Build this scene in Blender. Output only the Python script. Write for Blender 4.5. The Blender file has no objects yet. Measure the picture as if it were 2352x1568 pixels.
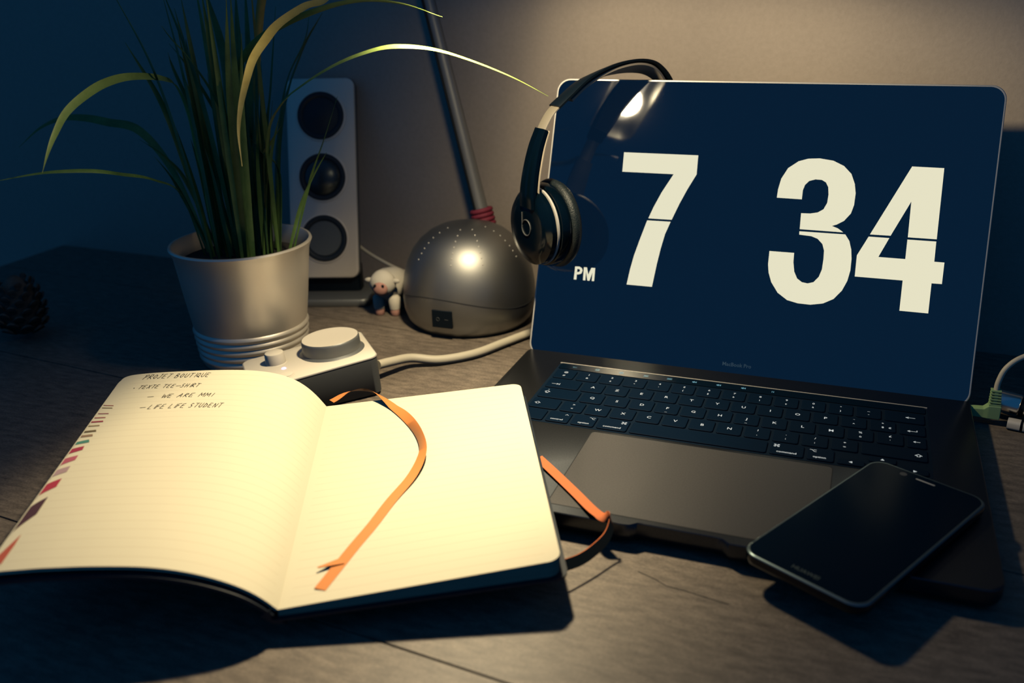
import bpy, bmesh, math, random
from mathutils import Vector, Matrix

# ------------------------------------------------------------------ camera, world, exposure
scene = bpy.context.scene
col = scene.collection
MM = 0.001

cam_d = bpy.data.cameras.new('camera')
cam = bpy.data.objects.new('camera', cam_d)
col.objects.link(cam)
scene.camera = cam
YAW, PITCH, ROLL = -0.3690, 0.3763, -0.0234
fwd = Vector((math.sin(YAW)*math.cos(PITCH), math.cos(YAW)*math.cos(PITCH), -math.sin(PITCH)))
right0 = Vector((math.cos(YAW), -math.sin(YAW), 0))
up0 = right0.cross(fwd)
cam_right = math.cos(ROLL)*right0 + math.sin(ROLL)*up0
cam_up = -math.sin(ROLL)*right0 + math.cos(ROLL)*up0
cm = Matrix((cam_right, cam_up, -fwd)).transposed().to_4x4()
cm.translation = Vector((0.0802535, -0.4555682, 0.3164928))
cam.matrix_world = cm
cam_d.sensor_width = 36
cam_d.lens = 32.33
cam_d.clip_start = 0.02
cam_d.dof.use_dof = True
cam_d.dof.focus_distance = 0.68
cam_d.dof.aperture_fstop = 5.6

world = bpy.data.worlds.new('night_room')
scene.world = world
world.use_nodes = True
bg = world.node_tree.nodes['Background']
bg.inputs[0].default_value = (0.045, 0.33, 0.9, 1)
bg.inputs[1].default_value = 0.138

vs = scene.view_settings
vs.view_transform = 'Standard'
vs.look = 'None'
vs.gamma = 1
vs.exposure = 0.0
scene.cycles.use_denoising = True
scene.cycles.max_bounces = 6
scene.cycles.diffuse_bounces = 0

# the lamp: where its bulb hangs and which way its shade opens (used by the lamp's builder)
LAMP = Vector((-170, 128, 357))
HOOD_DIR = Vector((0.45, 0.893, 0)).normalized()      # the long way of the trough-shaped hood
HOOD_SIDE = Vector((HOOD_DIR.y, -HOOD_DIR.x, 0))
LAMP_POWER = 8.0
LAMP_COLOUR = (1.0, 0.82, 0.51)

# ------------------------------------------------------------------ measured shapes, millimetres
SEVEN = [[(-109.26, 173.03), (-46.83, 173.08), (-46.41, 157.43), (-52.57, 144.78), (-57.64, 132.83), (-62.69, 118.97), (-82.3, 118.89), (-79.09, 128.28), (-73.59, 141.18), (-65.35, 156.65), (-108.91, 156.62)], [(-83.09, 117.2), (-63.32, 117.31), (-66.83, 106.8), (-69.1, 94.47), (-70.88, 81.35), (-72.82, 62.31), (-94.46, 62.31), (-92.94, 75.42), (-90.93, 87.06), (-87.51, 100.82)]]
THREE = [[(19.1, 142.13), (19.33, 148.89), (20.81, 157.4), (25.12, 166.02), (32.54, 171.81), (39.49, 174.13), (48.17, 174.76), (58.57, 173.4), (66.8, 169.65), (72.89, 163.77), (76.22, 156.14), (77.65, 148.83), (77.5, 139.78), (75.92, 133.11), (71.54, 127.06), (66.44, 123.82), (63.06, 122.52), (67.54, 121.01), (70.48, 119.15), (71.92, 118.09), (39.32, 118.37), (38.95, 130.99), (45.89, 131.18), (51.32, 132.36), (55.36, 135.11), (57.55, 140.23), (57.83, 146.87), (56.96, 152.63), (54.82, 156.24), (51.62, 157.98), (46.85, 158.15), (42.24, 156.66), (39.42, 153.34), (38.29, 149.1), (38.29, 141.91)], [(39.27, 116.69), (73.63, 116.65), (77.12, 111.8), (79.23, 105.37), (80.28, 98.05), (80.43, 89.0), (79.04, 80.64), (76.01, 72.94), (70.56, 65.81), (63.17, 61.61), (53.87, 59.7), (44.25, 59.93), (36.0, 61.66), (28.12, 66.82), (22.33, 74.75), (19.46, 82.12), (18.3, 88.8), (18.18, 99.38), (37.19, 99.35), (37.44, 92.06), (38.92, 84.63), (41.67, 79.41), (45.57, 76.82), (50.03, 76.22), (54.26, 77.6), (57.72, 82.07), (59.43, 88.05), (59.68, 96.38), (59.34, 103.0), (57.61, 107.85), (53.62, 111.72), (48.66, 113.44), (39.41, 114.02)]]
FOUR = [[(115.68, 171.57), (138.13, 171.35), (138.81, 117.61), (118.59, 117.66), (118.04, 144.88), (106.34, 117.98), (91.47, 117.89)], [(90.74, 116.2), (105.64, 116.14), (99.43, 101.1), (118.64, 101.03), (118.48, 115.95), (138.7, 115.93), (138.99, 100.67), (146.0, 100.61), (146.05, 84.33), (138.9, 84.25), (139.07, 61.41), (118.83, 61.47), (118.59, 84.61), (84.1, 84.67), (83.82, 101.08)]]
MERIDIEM = [[(-140.9, 73.7), (-137.01, 73.86), (-134.71, 72.72), (-133.88, 70.7), (-134.62, 68.13), (-137.1, 67.08), (-138.66, 67.03), (-138.49, 62.52), (-140.93, 62.56), (-140.86, 68.01), (-138.63, 69.04), (-137.34, 69.15), (-136.3, 69.91), (-136.26, 71.08), (-137.2, 71.75), (-138.67, 71.71), (-138.64, 69.12), (-140.82, 68.1)], [(-133.1, 73.69), (-130.34, 73.75), (-128.54, 67.82), (-126.46, 73.75), (-123.04, 73.78), (-122.78, 62.58), (-124.93, 62.56), (-125.07, 69.79), (-126.9, 62.55), (-128.8, 62.55), (-130.79, 70.13), (-130.52, 62.56), (-132.68, 62.54)]]
LEFT_PAGE_FRONT = [[-176.8, -135.0, 16.0], [-181.5, -138.4, 23.2], [-187.7, -141.5, 29.3], [-195.3, -144.5, 33.9], [-203.6, -147.6, 37.6], [-212.2, -150.9, 40.7], [-220.9, -154.1, 42.9], [-229.9, -157.3, 44.4], [-238.9, -160.7, 45.4], [-247.9, -164.2, 45.9], [-256.9, -167.7, 46.2], [-265.9, -171.2, 46.3], [-274.9, -174.7, 46.1], [-283.9, -178.2, 45.9], [-292.8, -181.8, 45.4], [-301.8, -185.4, 44.8], [-310.7, -188.9, 44.0]]
LEFT_PAGE_BACK = [[-273.3, 72.7, 23.0], [-279.7, 72.4, 30.1], [-286.7, 71.6, 36.5], [-294.5, 70.1, 41.8], [-302.6, 67.5, 45.8], [-311.0, 63.9, 48.8], [-319.5, 59.9, 50.8], [-328.1, 55.8, 52.1], [-336.8, 51.5, 52.9], [-345.4, 47.3, 53.4], [-354.1, 42.9, 53.8], [-362.7, 38.6, 54.0], [-371.4, 34.2, 54.2], [-380.0, 29.9, 54.3], [-388.8, 25.8, 54.1], [-397.4, 21.4, 53.7], [-405.8, 16.8, 53.0]]
RIGHT_PAGE = [[-176.8, -135.0, 16.0], [-45.6, -65.0, 30.0], [-273.3, 72.7, 23.0], [-144.8, 141.8, 30.0]]
RIBBON_UV = [(0.0232, 1.021), (0.1037, 1.0488), (0.2183, 1.0298), (0.313, 0.9624), (0.3945, 0.865), (0.4618, 0.7459), (0.4963, 0.637), (0.4917, 0.5615), (0.45, 0.4734), (0.3723, 0.3768), (0.3018, 0.2718), (0.2432, 0.1943), (0.1888, 0.1169), (0.1378, 0.0447)]
INDEX_MARKS = [[(0.9968, 0.8), (0.9491, 0.7882), (0.9471, 0.784), (0.995, 0.7963)], [(0.9952, 0.7842), (0.9468, 0.773), (0.9443, 0.7679), (0.9929, 0.7794)], [(0.9938, 0.747), (0.9463, 0.7378), (0.9442, 0.7332), (0.9915, 0.742)], [(0.9973, 0.7215), (0.9488, 0.7148), (0.9463, 0.7093), (0.9947, 0.7158)], [(1.0, 0.6977), (0.9484, 0.693), (0.9443, 0.6847), (1.0, 0.69)], [(1.0, 0.672), (0.9505, 0.6677), (0.9475, 0.6615), (0.9988, 0.6658)], [(1.0, 0.6402), (0.9512, 0.6395), (0.9455, 0.628), (0.9977, 0.6294)], [(1.0, 0.6154), (0.9532, 0.6149), (0.9468, 0.6019), (0.9974, 0.6032)], [(1.0, 0.5775), (0.9521, 0.5846), (0.9438, 0.5679), (0.9997, 0.5621)], [(1.0, 0.5399), (0.9525, 0.5486), (0.9497, 0.5271), (1.0, 0.5118)], [(1.0, 0.4883), (0.9513, 0.4991), (0.9509, 0.4747), (1.0, 0.4521)], [(1.0, 0.4295), (0.9527, 0.4443), (0.9516, 0.4151), (1.0, 0.3953)], [(1.0, 0.3602), (0.9529, 0.3834), (0.9516, 0.3433), (1.0, 0.3075)], [(1.0, 0.2578), (0.956, 0.2979), (0.9543, 0.2216), (1.0, 0.1505)], [(0.9583, 0.1399), (0.9553, 0.0963), (0.9566, 0.0245), (0.9901, 0.0509)]]
LEAVES = [([[-405.8, 196.9, 92.0], [-410.5, 215.7, 199.3], [-398.1, 214.7, 267.3], [-372.2, 199.8, 317.3], [-326.1, 180.2, 337.6], [-295.9, 179.5, 322.0], [-298.5, 159.3, 304.0], [-306.8, 148.5, 299.7], [-316.8, 128.5, 289.0], [-319.2, 111.4, 277.8], [-320.5, 98.3, 267.2], [-319.3, 86.3, 254.0], [-317.7, 74.4, 238.1], [-314.3, 64.4, 222.4], [-307.9, 55.4, 203.3]], 8.5), ([[-420.1, 191.5, 92.0], [-422.6, 200.3, 201.2], [-407.1, 189.7, 243.6], [-381.8, 173.7, 264.4], [-355.5, 160.9, 278.2], [-327.3, 149.4, 288.0], [-298.7, 140.8, 295.9], [-272.6, 139.6, 302.0], [-249.9, 142.3, 303.9], [-228.1, 151.7, 300.8], [-209.2, 171.4, 291.9]], 6), ([[-405.8, 196.9, 92.0], [-382.6, 189.5, 193.5], [-349.5, 164.7, 227.4], [-309.5, 143.0, 248.3], [-271.0, 130.2, 264.7], [-240.4, 126.3, 273.8], [-221.1, 127.7, 275.8], [-203.3, 144.7, 272.4], [-183.7, 166.6, 262.6], [-162.4, 187.7, 249.6], [-142.9, 207.3, 234.6]], 6), ([[-441.5, 183.4, 92.0], [-450.8, 185.4, 191.6], [-441.3, 162.3, 237.4], [-435.8, 140.5, 248.8], [-429.5, 99.2, 254.6], [-427.4, 70.6, 253.0], [-426.3, 47.5, 246.5], [-426.4, 29.9, 237.7], [-425.1, 16.2, 225.9], [-423.7, 6.7, 216.1], [-421.6, -3.1, 204.5]], 7), ([[-453.9, 187.1, 92.0], [-493.1, 201.9, 160.3], [-530.2, 208.6, 196.4], [-562.4, 205.1, 204.0], [-587.0, 202.8, 207.4], [-609.5, 199.4, 206.5], [-631.3, 193.1, 197.7], [-650.9, 184.2, 181.0]], 8), ([[-452.3, 179.4, 92.0], [-442.5, 150.0, 154.9], [-424.4, 98.6, 180.5], [-416.4, 60.6, 192.2], [-418.6, 39.3, 198.3], [-426.2, 20.3, 201.3], [-437.0, 4.8, 201.7], [-452.9, -19.6, 199.6]], 5), ([[-420.1, 191.5, 92.0], [-413.3, 188.7, 192.5], [-411.0, 171.0, 230.2], [-416.8, 153.3, 261.9], [-422.1, 141.1, 278.7], [-423.4, 133.3, 288.6]], 6), ([[-424.5, 203.3, 92.0], [-443.3, 221.9, 185.9], [-455.4, 220.6, 217.7], [-474.6, 217.8, 252.4], [-485.2, 211.4, 270.8]], 5), ([[-438.6, 203.2, 92.0], [-465.8, 218.3, 174.1], [-481.6, 223.6, 214.8], [-496.3, 226.1, 247.8], [-499.8, 225.3, 262.5]], 5), ([[-377.9, 198.9, 92.0], [-360.7, 214.8, 160.7], [-355.2, 230.4, 187.9], [-348.3, 250.6, 224.9]], 4), ([[-376.8, 189.8, 92.0], [-363.1, 199.9, 141.2], [-355.9, 213.4, 164.9], [-347.9, 224.4, 181.8]], 5), ([[-396.2, 208.8, 92.0], [-413.3, 225.5, 175.1], [-416.9, 237.9, 225.7], [-416.1, 242.7, 254.4]], 5), ([[-397.5, 198.0, 92.0], [-406.7, 221.8, 187.3], [-404.5, 234.5, 233.6], [-403.5, 254.6, 298.2]], 5), ([[-431.9, 216.1, 92.0], [-446.7, 247.2, 193.4], [-458.8, 269.9, 266.9], [-464.5, 285.5, 318.0]], 7), ([[-408.2, 194.0, 92.0], [-422.4, 223.9, 197.7], [-431.1, 246.7, 268.5], [-436.9, 261.4, 317.7]], 7), ([[-449.9, 207.0, 92.0], [-454.9, 233.3, 195.2], [-457.5, 245.0, 261.3], [-468.9, 247.9, 315.0]], 11), ([[-387.8, 196.5, 92.0], [-387.2, 208.0, 164.4], [-396.1, 199.5, 184.1], [-402.6, 190.9, 201.5]], 5), ([[-392.1, 184.5, 92.0], [-398.9, 201.2, 172.6], [-390.0, 204.7, 190.8], [-379.1, 207.3, 205.2]], 4), ([[-407.1, 220.0, 92.0], [-415.3, 255.5, 193.2], [-400.8, 281.2, 258.8], [-382.7, 294.2, 291.2]], 9), ([[-405.7, 215.6, 92.0], [-410.3, 248.3, 194.4], [-405.2, 263.0, 238.0], [-391.7, 276.1, 270.3], [-387.4, 282.6, 295.3]], 6), ([[-429.6, 185.9, 92.0], [-442.9, 196.5, 156.3], [-450.4, 201.7, 188.9], [-460.9, 204.1, 217.8], [-470.8, 205.1, 242.9]], 5), ([[-453.2, 197.7, 92.0], [-480.2, 201.9, 153.2], [-496.2, 197.9, 176.4], [-514.5, 189.8, 192.2]], 4), ([[-443.8, 180.5, 92.0], [-468.8, 180.5, 146.7], [-476.8, 177.8, 165.8], [-486.0, 173.1, 181.2]], 4)]
POD_CABLE = [[-285.4, 173.6, 14.0], [-280.0, 188.2, 12.0], [-270.7, 206.9, 9.0], [-249.5, 219.5, 5.0], [-226.1, 243.1, 4.5], [-209.9, 277.0, 4.5], [-190.0, 317.4, 4.5], [-170.5, 338.4, 4.5]]
ELASTIC = [[-101.5, 57.0, 18.0], [-86.3, 43.3, 17.5], [-65.2, 22.8, 17.5], [-49.7, 6.1, 18.5], [-41.1, -3.4, 21.0], [-35.9, -5.2, 22.0], [-33.8, -6.9, 19.0], [-34.8, -14.5, 14.0], [-39.2, -26.7, 12.0], [-44.3, -37.0, 11.5], [-52.0, -48.8, 13.0]]


# ------------------------------------------------------------------ helpers
def tag(o, label=None, cat=None, group=None, kind=None):
    if label: o['label'] = label
    if cat: o['category'] = cat
    if group: o['group'] = group
    if kind: o['kind'] = kind
    return o

def empty(name, loc, label, cat, group=None):
    o = bpy.data.objects.new(name, None)
    o.empty_display_size = 0.02
    col.objects.link(o)
    o.location = Vector(loc)*MM
    return tag(o, label, cat, group)

class MB:
    """collects vertices (mm, world) and faces of one mesh"""
    def __init__(s):
        s.v = []; s.f = []; s.uv = []
    def add(s, verts, faces):
        n = len(s.v)
        s.v += [tuple(p) for p in verts]
        s.f += [tuple(i+n for i in f) for f in faces]
        return s
    def loft(s, layers, cap0=True, cap1=True, closed=True):
        n = len(layers[0]); base = len(s.v)
        for l in layers: s.v += [tuple(p) for p in l]
        m = n if closed else n-1
        for k in range(len(layers)-1):
            for i in range(m):
                j = (i+1) % n
                s.f.append((base+k*n+i, base+k*n+j, base+(k+1)*n+j, base+(k+1)*n+i))
        if closed and cap0: s.f.append(tuple(base+i for i in reversed(range(n))))
        if closed and cap1: s.f.append(tuple(base+(len(layers)-1)*n+i for i in range(n)))
        return s
    def lathe(s, prof, c, axis=(0,0,1), n=48, cap0=True, cap1=True, ref=None):
        ax = Vector(axis).normalized()
        a = Vector(ref) if ref else (Vector((0,0,1)) if abs(ax.z) < 0.9 else Vector((1,0,0)))
        x = (a - ax*a.dot(ax)).normalized(); y = ax.cross(x); c = Vector(c)
        L = []
        for r, h in prof:
            L.append([c + ax*h + (x*math.cos(2*math.pi*i/n) + y*math.sin(2*math.pi*i/n))*max(r, 1e-3) for i in range(n)])
        return s.loft(L, cap0, cap1)
    def tube(s, path, r, n=10, cap=True):
        P = [Vector(p) for p in path]; L = []; prev = None
        for i, p in enumerate(P):
            t = (P[min(i+1, len(P)-1)] - P[max(i-1, 0)]).normalized()
            if prev is None:
                a = Vector((0,0,1)) if abs(t.z) < 0.9 else Vector((1,0,0))
                x = (a - t*a.dot(t)).normalized()
            else:
                x = (prev - t*prev.dot(t)).normalized()
            prev = x; y = t.cross(x)
            rr = r[i] if isinstance(r, (list, tuple)) else r
            L.append([p + (x*math.cos(2*math.pi*k/n) + y*math.sin(2*math.pi*k/n))*rr for k in range(n)])
        return s.loft(L, cap, cap)
    def box(s, c, size, frame=None):
        X, Y, Z = frame if frame else (Vector((1,0,0)), Vector((0,1,0)), Vector((0,0,1)))
        c = Vector(c); a, b, h = (q/2 for q in size)
        v = [c + X*sx*a + Y*sy*b + Z*sz*h for sz in (-1,1) for sy in (-1,1) for sx in (-1,1)]
        return s.add(v, [(0,2,3,1),(4,5,7,6),(0,1,5,4),(2,6,7,3),(0,4,6,2),(1,3,7,5)])
    def build(s, name, mat, parent=None, smooth=None, bevel=0, uvs=None):
        me = bpy.data.meshes.new(name)
        me.from_pydata([(x*MM, y*MM, z*MM) for x, y, z in s.v], [], s.f)
        if uvs:
            l = me.uv_layers.new(name='page')
            for lp in me.loops: l.data[lp.index].uv = uvs[lp.vertex_index]
        bm = bmesh.new(); bm.from_mesh(me)
        if bevel:
            bmesh.ops.bevel(bm, geom=[e for e in bm.edges], offset=bevel*MM, segments=2, affect='EDGES', profile=0.6)
        bmesh.ops.recalc_face_normals(bm, faces=bm.faces)
        if smooth is not None:
            for f in bm.faces: f.smooth = True
            ang = math.radians(smooth)
            for e in bm.edges:
                if len(e.link_faces) == 2 and e.calc_face_angle(0) > ang: e.smooth = False
        bm.to_mesh(me); bm.free()
        me.materials.append(mat)
        o = bpy.data.objects.new(name, me)
        col.objects.link(o)
        if parent:
            o.parent = parent
            o.matrix_parent_inverse = Matrix.Translation(-world_loc(parent))
        return o

def world_loc(o):
    v = Vector(o.location)
    return v if o.type == 'EMPTY' else Vector((0,0,0))

def rrect(w, h, r, n=4, cx=0, cy=0):
    P = []
    for sx, sy, a0 in ((1,-1,-90),(1,1,0),(-1,1,90),(-1,-1,180)):
        for k in range(n+1):
            a = math.radians(a0 + 90*k/n)
            P.append((cx + sx*(w/2-r) + r*math.cos(a), cy + sy*(h/2-r) + r*math.sin(a)))
    return P

def catmull(P, n=8):
    P = [Vector(p) for p in P]
    Q = [P[0]*2-P[1]] + P + [P[-1]*2-P[-2]]
    out = []
    for i in range(1, len(Q)-2):
        a, b, c, d = Q[i-1], Q[i], Q[i+1], Q[i+2]
        for k in range(n):
            t = k/n
            out.append(0.5*((2*b) + (c-a)*t + (2*a-5*b+4*c-d)*t*t + (3*b-a-3*c+d)*t**3))
    out.append(P[-1])
    return out

# ------------------------------------------------------------------ materials
def pbr(name, colour, rough=0.5, metal=0.0, spec=0.5, emit=None, estr=0.0, coat=0.0):
    m = bpy.data.materials.new(name); m.use_nodes = True
    b = m.node_tree.nodes['Principled BSDF']
    b.inputs['Base Color'].default_value = (*colour, 1)
    b.inputs['Roughness'].default_value = rough
    b.inputs['Metallic'].default_value = metal
    b.inputs['Specular IOR Level'].default_value = spec
    b.inputs['Coat Weight'].default_value = coat
    if emit:
        b.inputs['Emission Color'].default_value = (*emit, 1)
        b.inputs['Emission Strength'].default_value = estr
    return m

def N(m, kind, **kw):
    n = m.node_tree.nodes.new(kind)
    for k, v in kw.items():
        if isinstance(v, (int, float, tuple)) and k in n.inputs: n.inputs[k].default_value = v
        else: setattr(n, k, v)
    return n

def link(m, a, b): m.node_tree.links.new(a, b)

def grain(m, scale, stretch, c0, c1, rot=0, bump=0.0, detail=6, extra=None):
    """noise-mixed base colour, optionally stretched along one direction, with fine relief"""
    b = m.node_tree.nodes['Principled BSDF']
    tc = N(m, 'ShaderNodeTexCoord'); mp = N(m, 'ShaderNodeMapping')
    mp.inputs['Scale'].default_value = stretch; mp.inputs['Rotation'].default_value = (0, 0, rot)
    nz = N(m, 'ShaderNodeTexNoise', Scale=scale, Detail=detail, Roughness=0.65)
    rp = N(m, 'ShaderNodeValToRGB')
    rp.color_ramp.elements[0].position = 0.3; rp.color_ramp.elements[1].position = 0.72
    rp.color_ramp.elements[0].color = (*c0, 1); rp.color_ramp.elements[1].color = (*c1, 1)
    link(m, tc.outputs['Object'], mp.inputs['Vector']); link(m, mp.outputs[0], nz.inputs['Vector'])
    link(m, nz.outputs[0], rp.inputs[0])
    out = rp.outputs[0]
    if extra:
        nz2 = N(m, 'ShaderNodeTexNoise', Scale=extra[0], Detail=4.0)
        mp2 = N(m, 'ShaderNodeMapping'); mp2.inputs['Scale'].default_value = extra[1]; mp2.inputs['Rotation'].default_value = (0, 0, rot)
        link(m, tc.outputs['Object'], mp2.inputs['Vector']); link(m, mp2.outputs[0], nz2.inputs['Vector'])
        mx = N(m, 'ShaderNodeMix', data_type='RGBA', blend_type='MULTIPLY')
        mx.inputs[0].default_value = extra[2]
        link(m, out, mx.inputs[6]); link(m, nz2.outputs[0], mx.inputs[7])
        out = mx.outputs[2]
    link(m, out, b.inputs['Base Color'])
    if bump:
        bp = N(m, 'ShaderNodeBump', Strength=bump, Distance=0.0006)
        link(m, nz.outputs[0], bp.inputs['Height']); link(m, bp.outputs[0], b.inputs['Normal'])
    return m

PLANK_ROT = math.radians(-5.2)
M = {}
M['wall'] = grain(pbr('wall_plaster', (.6,.5,.4), 0.9, spec=0.2), 260, (1,1,1), (.455,.385,.325), (.505,.43,.365), bump=0.35, detail=3)
M['wood'] = grain(pbr('grey_oak_laminate', (.2,.17,.14), 0.50, spec=0.6), 55, (1.2,4.0,1), (.17,.14,.115), (.46,.375,.295), rot=-PLANK_ROT, bump=0.2, detail=9, extra=(560, (1,1.6,1), 0.75))
M['seam'] = pbr('dark_joint', (.01,.012,.016), 0.9)
M['floor'] = grain(pbr('floor_board', (.1,.08,.07), 0.7), 6, (1,8,1), (.06,.05,.04), (.12,.1,.08))
M['alu'] = grain(pbr('space_grey_aluminium', (.2,.2,.2), 0.36, metal=0.95, spec=0.3), 900, (1,1,1), (.056,.062,.072), (.072,.078,.088), detail=2)
M['pad'] = grain(pbr('grey_glass_pad', (.2,.2,.2), 0.5, metal=0.55, spec=0.3), 900, (1,1,1), (.082,.080,.083), (.102,.100,.103), detail=2)
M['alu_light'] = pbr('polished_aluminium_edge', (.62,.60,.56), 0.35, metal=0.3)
M['ink'] = pbr('black_plastic', (.0016,.0065,.013), 0.5, spec=0.25)
M['key'] = pbr('black_key_plastic', (.0009,.0085,.024), 0.6, spec=0.05)
M['well'] = pbr('keyboard_recess', (.002,.010,.025), 0.8, spec=0.1)
M['gloss_black'] = pbr('gloss_black_plastic', (.0007,.0036,.0076), 0.14, spec=0.35)
M['screen'] = pbr('lit_dark_screen', (0.0,0.0,0.0), 0.04, spec=0.9, emit=(.0019,.0092,.0235), estr=1.0)
M['digit'] = pbr('screen_digits', (0,0,0), 0.1, emit=(.79,.755,.55), estr=1.0)
M['legend'] = pbr('backlit_legend', (.2,.2,.2), 0.5, emit=(.55,.60,.60), estr=0.8)
M['bar_icon'] = pbr('touch_strip_icon', (.05,.1,.12), 0.5, emit=(.10,.28,.38), estr=0.9)
M['print_glow'] = pbr('glowing_print', (.012,.03,.05), 0.6, emit=(.005,.021,.042), estr=1.0)  # printed lettering with a faint glow put into its colour
M['paper_edge'] = grain(pbr('paper_block_edge', (.7,.6,.45), 0.95, spec=0.1), 40, (1,1,60), (.40,.31,.22), (.52,.42,.30))
M['cover'] = pbr('black_book_cover', (.012,.020,.032), 0.55, spec=0.35)
M['ribbon'] = pbr('orange_satin', (.85,.30,.085), 0.45, spec=0.4)
M['elastic'] = pbr('orange_elastic', (.70,.19,.07), 0.7, spec=0.2)
M['pen'] = pbr('ballpoint_ink', (.03,.025,.03), 0.8, spec=0.1)
M['pot'] = pbr('satin_zinc', (.86,.79,.68), 0.42, metal=0.7, spec=0.4)
M['soil'] = grain(pbr('soil', (.03,.025,.02), 0.95), 300, (1,1,1), (.012,.012,.014), (.05,.04,.03))
M['leaf'] = grain(pbr('green_leaf', (.1,.2,.05), 0.45, spec=0.4), 60, (1,1,1), (.07,.15,.04), (.15,.26,.07))
M['leaf_yellow'] = grain(pbr('yellowed_leaf', (.5,.38,.1), 0.5, spec=0.4), 40, (1,1,1), (.42,.30,.07), (.62,.50,.15))
M['leaf_lit'] = grain(pbr('lamplit_leaf', (.4,.4,.15), 0.45, spec=0.4), 60, (1,1,1), (.22,.32,.07), (.36,.48,.13))  # paler yellow-green, brightened to paint in the lamplight on some leaves
M['silver'] = pbr('silver_lacquer', (.31,.31,.30), 0.47, metal=1.0, spec=0.5)
M['silver_dark'] = pbr('dark_silver_lacquer', (.22,.23,.23), 0.45, metal=0.5)  # darker silver for speaker cabinet, base plate and volume knob
M['chrome'] = pbr('brushed_tube', (.30,.30,.29), 0.5, metal=0.5)
M['white_plastic'] = pbr('cream_white_plastic', (.84,.77,.65), 0.45, spec=0.4)
M['champagne'] = pbr('champagne_panel', (.88,.78,.65), 0.5, spec=0.4, metal=0.2)
M['grey_side'] = pbr('dark_grey_side', (.075,.080,.085), 0.5, spec=0.3)
M['rubber'] = pbr('speaker_rubber', (.010,.018,.028), 0.6)
M['cone'] = pbr('speaker_cone', (.055,.07,.075), 0.30, metal=0.5)
M['radiator'] = pbr('grey_radiator', (.12,.135,.14), 0.6)
M['led'] = pbr('violet_led', (.5,.4,.8), 0.3, emit=(.55,.40,1.0), estr=2.0)
M['pink_cord'] = pbr('red_cord', (.26,.03,.06), 0.7)
M['wool'] = pbr('cream_toy', (.80,.74,.62), 0.7)
M['toy_face'] = pbr('pink_toy_face', (.62,.32,.26), 0.7)
M['leather'] = grain(pbr('cushion_leather', (.01,.02,.03), 0.45, spec=0.4), 1400, (1,1,1), (.003,.007,.011), (.016,.024,.026), bump=0.6, detail=1)
M['green_plug'] = pbr('green_plug_plastic', (.36,.56,.26), 0.55)
M['cable'] = pbr('beige_cable', (.66,.60,.47), 0.5)
M['bark'] = grain(pbr('cone_scales', (.1,.07,.05), 0.8), 60, (1,1,1), (.06,.045,.035), (.2,.15,.11))
M['diffuser'] = pbr('lit_lamp_diffuser', (.9,.85,.7), 0.5, emit=(1.0,.86,.62), estr=4.0)
MARK_COLS = [(.45,.12,.10),(.30,.22,.12),(.35,.10,.14),(.42,.10,.12),(.40,.06,.10),(.35,.26,.14),(.18,.14,.08),(.36,.24,.16),(.10,.30,.24),(.45,.06,.11),(.55,.14,.20),(.50,.34,.36),(.50,.06,.10),(.10,.05,.07),(.60,.14,.10)]

def paper_material():
    m = pbr('ruled_paper', (.86,.79,.60), 0.9, spec=0.15)
    b = m.node_tree.nodes['Principled BSDF']
    uv = N(m, 'ShaderNodeUVMap'); uv.uv_map = 'page'
    sp = N(m, 'ShaderNodeSeparateXYZ'); link(m, uv.outputs[0], sp.inputs[0])
    mu = N(m, 'ShaderNodeMath', operation='MULTIPLY'); mu.inputs[1].default_value = 29.0
    fr = N(m, 'ShaderNodeMath', operation='FRACT')
    lt = N(m, 'ShaderNodeMath', operation='LESS_THAN'); lt.inputs[1].default_value = 0.055
    link(m, sp.outputs[1], mu.inputs[0]); link(m, mu.outputs[0], fr.inputs[0]); link(m, fr.outputs[0], lt.inputs[0])
    g = N(m, 'ShaderNodeMath', operation='GREATER_THAN'); g.inputs[1].default_value = 0.035
    l2 = N(m, 'ShaderNodeMath', operation='LESS_THAN'); l2.inputs[1].default_value = 0.945
    link(m, sp.outputs[0], g.inputs[0]); link(m, sp.outputs[0], l2.inputs[0])
    p1 = N(m, 'ShaderNodeMath', operation='MULTIPLY'); p2 = N(m, 'ShaderNodeMath', operation='MULTIPLY')
    link(m, lt.outputs[0], p1.inputs[0]); link(m, g.outputs[0], p1.inputs[1])
    link(m, p1.outputs[0], p2.inputs[0]); link(m, l2.outputs[0], p2.inputs[1])
    mx = N(m, 'ShaderNodeMix', data_type='RGBA')
    mx.inputs[6].default_value = (.87,.80,.60,1); mx.inputs[7].default_value = (.78,.69,.51,1)
    link(m, p2.outputs[0], mx.inputs[0]); link(m, mx.outputs[2], b.inputs['Base Color'])
    return m
M['paper'] = paper_material()

# ------------------------------------------------------------------ setting: wall, floor, desk
WALL_P = Vector((-438.4, 420.2, 0)); WD = Vector((0.9992, -0.0400, 0)); WN = Vector((-0.0400, -0.9992, 0))
b = MB()
P0, P1 = WALL_P - WD*1500, WALL_P + WD*1700
b.loft([[P0, P1, P1-WN*80, P0-WN*80], [p+Vector((0,0,2200)) for p in (P0, P1, P1-WN*80, P0-WN*80)]])
for i, v in enumerate(b.v[:4]): b.v[i] = (v[0], v[1], -740)
tag(b.build('wall_back', M['wall']), 'plain plaster wall behind the desk, lit warm on the right', 'wall', kind='structure')
b = MB()
b.loft([[WALL_P - WD*1500 + Vector((0,0,h)), WALL_P + WD*1700 + Vector((0,0,h)), WALL_P + WD*1700 + WN*2600 + Vector((0,0,h)), WALL_P - WD*1500 + WN*2600 + Vector((0,0,h))] for h in (-760, -740)])
tag(b.build('floor', M['floor']), 'dark board floor below the desk', 'floor', kind='structure')

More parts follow.
